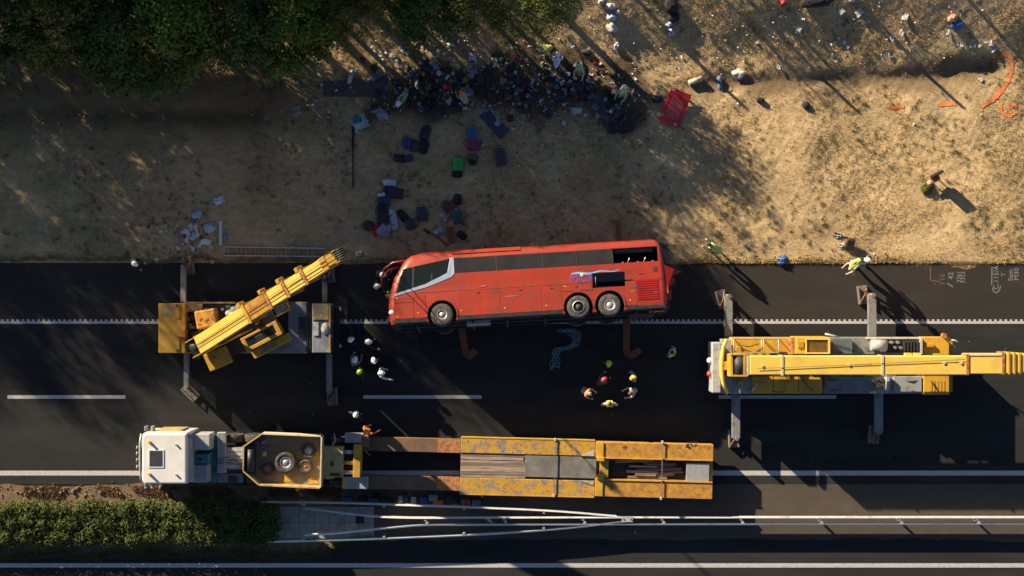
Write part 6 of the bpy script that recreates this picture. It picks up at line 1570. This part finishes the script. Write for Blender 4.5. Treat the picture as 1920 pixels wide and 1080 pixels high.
t = thing('weed_clump', 'dark green weed clump below the orange wrecked seat', 'weed', q); link('leaves', fastmesh('leaves', V, F, [M['leaf3']]), t); MB().tube([(0, 0, -.02), (.02, .03, .25)], .015, 5).build('stem', M['bark'], t, local=True)
suitcase(1593, 456, 15, 22, -15, (.035, .025, .022), 'dark brown suitcase upright near the yellow vest at the road edge', tilt=30, dz=.1); rag(1571, 441, 20, 12, -10, (.34, .30, .30), 'grey and white rag left of the dark brown suitcase'); rag(1576, 461, 9, 10, 0, (.62, .6, .58), 'white scrap below the grey rag')
sack(1468, 487, 14, 13, 20, (.04, .15, .42), 'bright blue plastic bag at the road edge'); sack(1463, 494, 11, 8, 0, (.035, .12, .34), 'second blue plastic bag half on the asphalt'); rag(1459, 481, 8, 8, 0, (.62, .6, .58), 'white scrap beside the blue plastic bags')
rag(1398, 461, 7, 6, 0, (.12, .2, .35), 'tiny blue scrap right of the bending person in yellow')
# luggage set down in a row along the guard rail
for px, py, w, l, a, col, lab in ((650, 938, 18, 13, 0, (.025, .12, .24), 'blue suitcase, leftmost of the luggage row at the guard rail'), (700, 939, 18, 12, 0, (.02, .085, .16), 'dull blue suitcase, second from the left in the luggage row'), (776, 938, 10, 17, 0, (.32, .37, .40), 'pale grey suitcase in the luggage row beside the violet one'), (796, 939, 13, 18, 2, (.055, .04, .32), 'violet blue suitcase in the luggage row'), (813, 932, 17, 12, 0, (.28, .28, .25), 'grey khaki suitcase just above the orange one'), (822, 943, 18, 13, -3, (.62, .17, .035), 'orange suitcase in the luggage row'), (874, 942, 17, 13, 5, (.50, .10, .09), 'red suitcase near the right end of the luggage row'), (893, 943, 15, 13, 0, (.22, .26, .32), 'slate suitcase at the right end of the luggage row')):
    suitcase(px, py, w, l, a, col, lab)
for px, py, w, l, col, lab in ((681, 935, 16, 12, BK, 'black bag between the two blue suitcases of the row'), (706, 929, 16, 10, BK, 'black bag above the dull blue suitcase'), (721, 938, 17, 14, (.025, .026, .03), 'black bag right of the dull blue suitcase'), (732, 940, 14, 12, BK, 'black bag, fourth from the left in the lower luggage row'), (760, 934, 12, 17, (.05, .09, .16), 'dark blue rucksack beside the cream roll'), (847, 934, 24, 16, NV, 'navy rucksack with pale straps right of the orange suitcase'), (855, 946, 12, 8, (.2, .2, .22), 'grey pouch below the navy rucksack')):
    bag(px, py, w, l, rnd.uniform(-10, 10), col, lab)
t = thing('cream_roll', 'cream rolled blanket upright in the luggage row', 'roll', G(751, 937), R(85))
MB().cyl((-.22, 0, .13), (.22, 0, .13), .12, n=14).build('roll', fab((.58, .46, .40)), t, local=True); MB().cyl((.05, 0, .13), (.08, 0, .13), .125, n=14).build('tie', M['dark'], t, local=True)
# the heap itself: bags, clothes and scraps that cannot be told apart one from another
DARKS = [BK, NV, DG, TL, (.03, .028, .025), (.05, .035, .03), (.02, .03, .06)]
HEAP = [(785, 168, 58, 30, 26), (890, 160, 45, 34, 12), (965, 175, 38, 30, 15), (1065, 158, 45, 24, 24), (1150, 178, 26, 24, 7)]
WHERE = ['left part', 'left centre', 'centre', 'right centre', 'right end']
DNAME = ['black', 'navy', 'charcoal', 'dark teal', 'soot brown', 'dark brown', 'deep blue']
for hi, (cx, cy, sx_, sy_, n_) in enumerate(HEAP):
    for _ in range(n_):
        ci = rnd.randrange(7)
        bag(rnd.gauss(cx, sx_ * .8), rnd.gauss(cy, sy_ * .95), rnd.uniform(12, 24), rnd.uniform(9, 15), rnd.uniform(0, 180), DARKS[ci], '%s bag jumbled in the %s of the debris heap below the trees' % (DNAME[ci], WHERE[hi]), '%s bags in the %s of the debris heap' % (DNAME[ci], WHERE[hi]), dz=rnd.uniform(0, .08))
GNAME = ['blue grey', 'light grey', 'slate blue', 'khaki', 'whitish', 'dark red']
for _ in range(110):
    hi = rnd.randrange(5); cx, cy, sx_, sy_, _n = HEAP[hi]; ci = rnd.randrange(6)
    rag(rnd.gauss(cx, sx_ * .9), rnd.gauss(cy, sy_ * 1.25), rnd.uniform(7, 16), rnd.uniform(6, 12), rnd.uniform(0, 180), [(.32, .36, .46), (.50, .50, .49), (.18, .21, .29), (.38, .32, .24), (.70, .70, .72), (.26, .05, .05)][ci], 'crumpled %s garment strewn over the %s of the debris heap' % (GNAME[ci], WHERE[hi]), '%s garments over the %s of the heap' % (GNAME[ci], WHERE[hi]), dz=rnd.uniform(.04, .22), name='garment', cat='clothing')
rag(840, 165, 16, 12, 0, (.42, .03, .06), 'bright red garment in the middle of the debris heap', dz=.25); rag(1028, 160, 16, 14, 0, (.40, .14, .04), 'orange garment in the right part of the debris heap', dz=.22); rag(873, 152, 14, 12, 0, (.36, .24, .03), 'mustard yellow garment above the person with the orange hood', dz=.25); rag(952, 184, 10, 9, 0, (.55, .14, .06), 'small orange red cap near the lower middle of the heap', dz=.2)
PALE = [((.62, .64, .68), 'grey white'), ((.42, .47, .56), 'blue grey'), ((.74, .74, .70), 'off white')]
for cx, cy, sx_, sy_, n_, wh in ((740, 125, 45, 26, 12, 'around the left part of the debris heap'), (850, 120, 45, 30, 12, 'under the crowns above the debris heap'), (960, 160, 45, 38, 12, 'around the middle of the debris heap'), (1080, 150, 50, 38, 12, 'around the right part of the debris heap')):
    for c_, nm_ in PALE: scatter(n_ - 2, cx, cy, sx_, sy_, 'small %s scrap scattered %s' % (nm_, wh), '%s scraps %s' % (nm_, wh), [c_], 3, 8)
scatter(12, 610, 170, 25, 18, 'small white cup or scrap around the left end of the dark panel', 'white scraps around the dark panel', s0=3, s1=6)
# uncountable fine litter
mb = MB()
for k in range(1700):
    u = rnd.random()
    if u < .62: px, py = rnd.gauss(930, 165), rnd.gauss(160, 55)
    elif u < .72: px, py = rnd.gauss(360, 30), rnd.gauss(440, 22)
    elif u < .9: px, py = rnd.uniform(1100, 1900), rnd.uniform(5, 130)
    else: px, py = rnd.uniform(300, 1900), rnd.uniform(150, 480)
    if py > 485 or py < -20: continue
    p = G(px, py, .05); mb.mi = rnd.randrange(4)
    mb.box(p, (rnd.uniform(.03, .10), rnd.uniform(.03, .09), .01), rot=(rnd.uniform(-.6, .6), rnd.uniform(-.6, .6), rnd.uniform(0, 3)))
tag(mb.build('litter', [fab((.68, .68, .66)), fab((.40, .45, .54)), fab((.05, .05, .055)), fab((.40, .30, .2))]), 'fine scraps of litter strewn over the verge', 'litter', kind='stuff')
for px, py, lab in ((1440, 0, ''),): pass
mb = MB()
for k in range(60):
    px, py = rnd.uniform(200, 1910), rnd.uniform(500, 880); p = P(px, py, .012); mb.box(p, (rnd.uniform(.02, .05), rnd.uniform(.02, .05), .012), rz=rnd.uniform(0, 3))
tag(mb.build('road_grit', fab((.32, .32, .30))), 'tiny pale specks scattered over the asphalt', 'grit', kind='stuff')
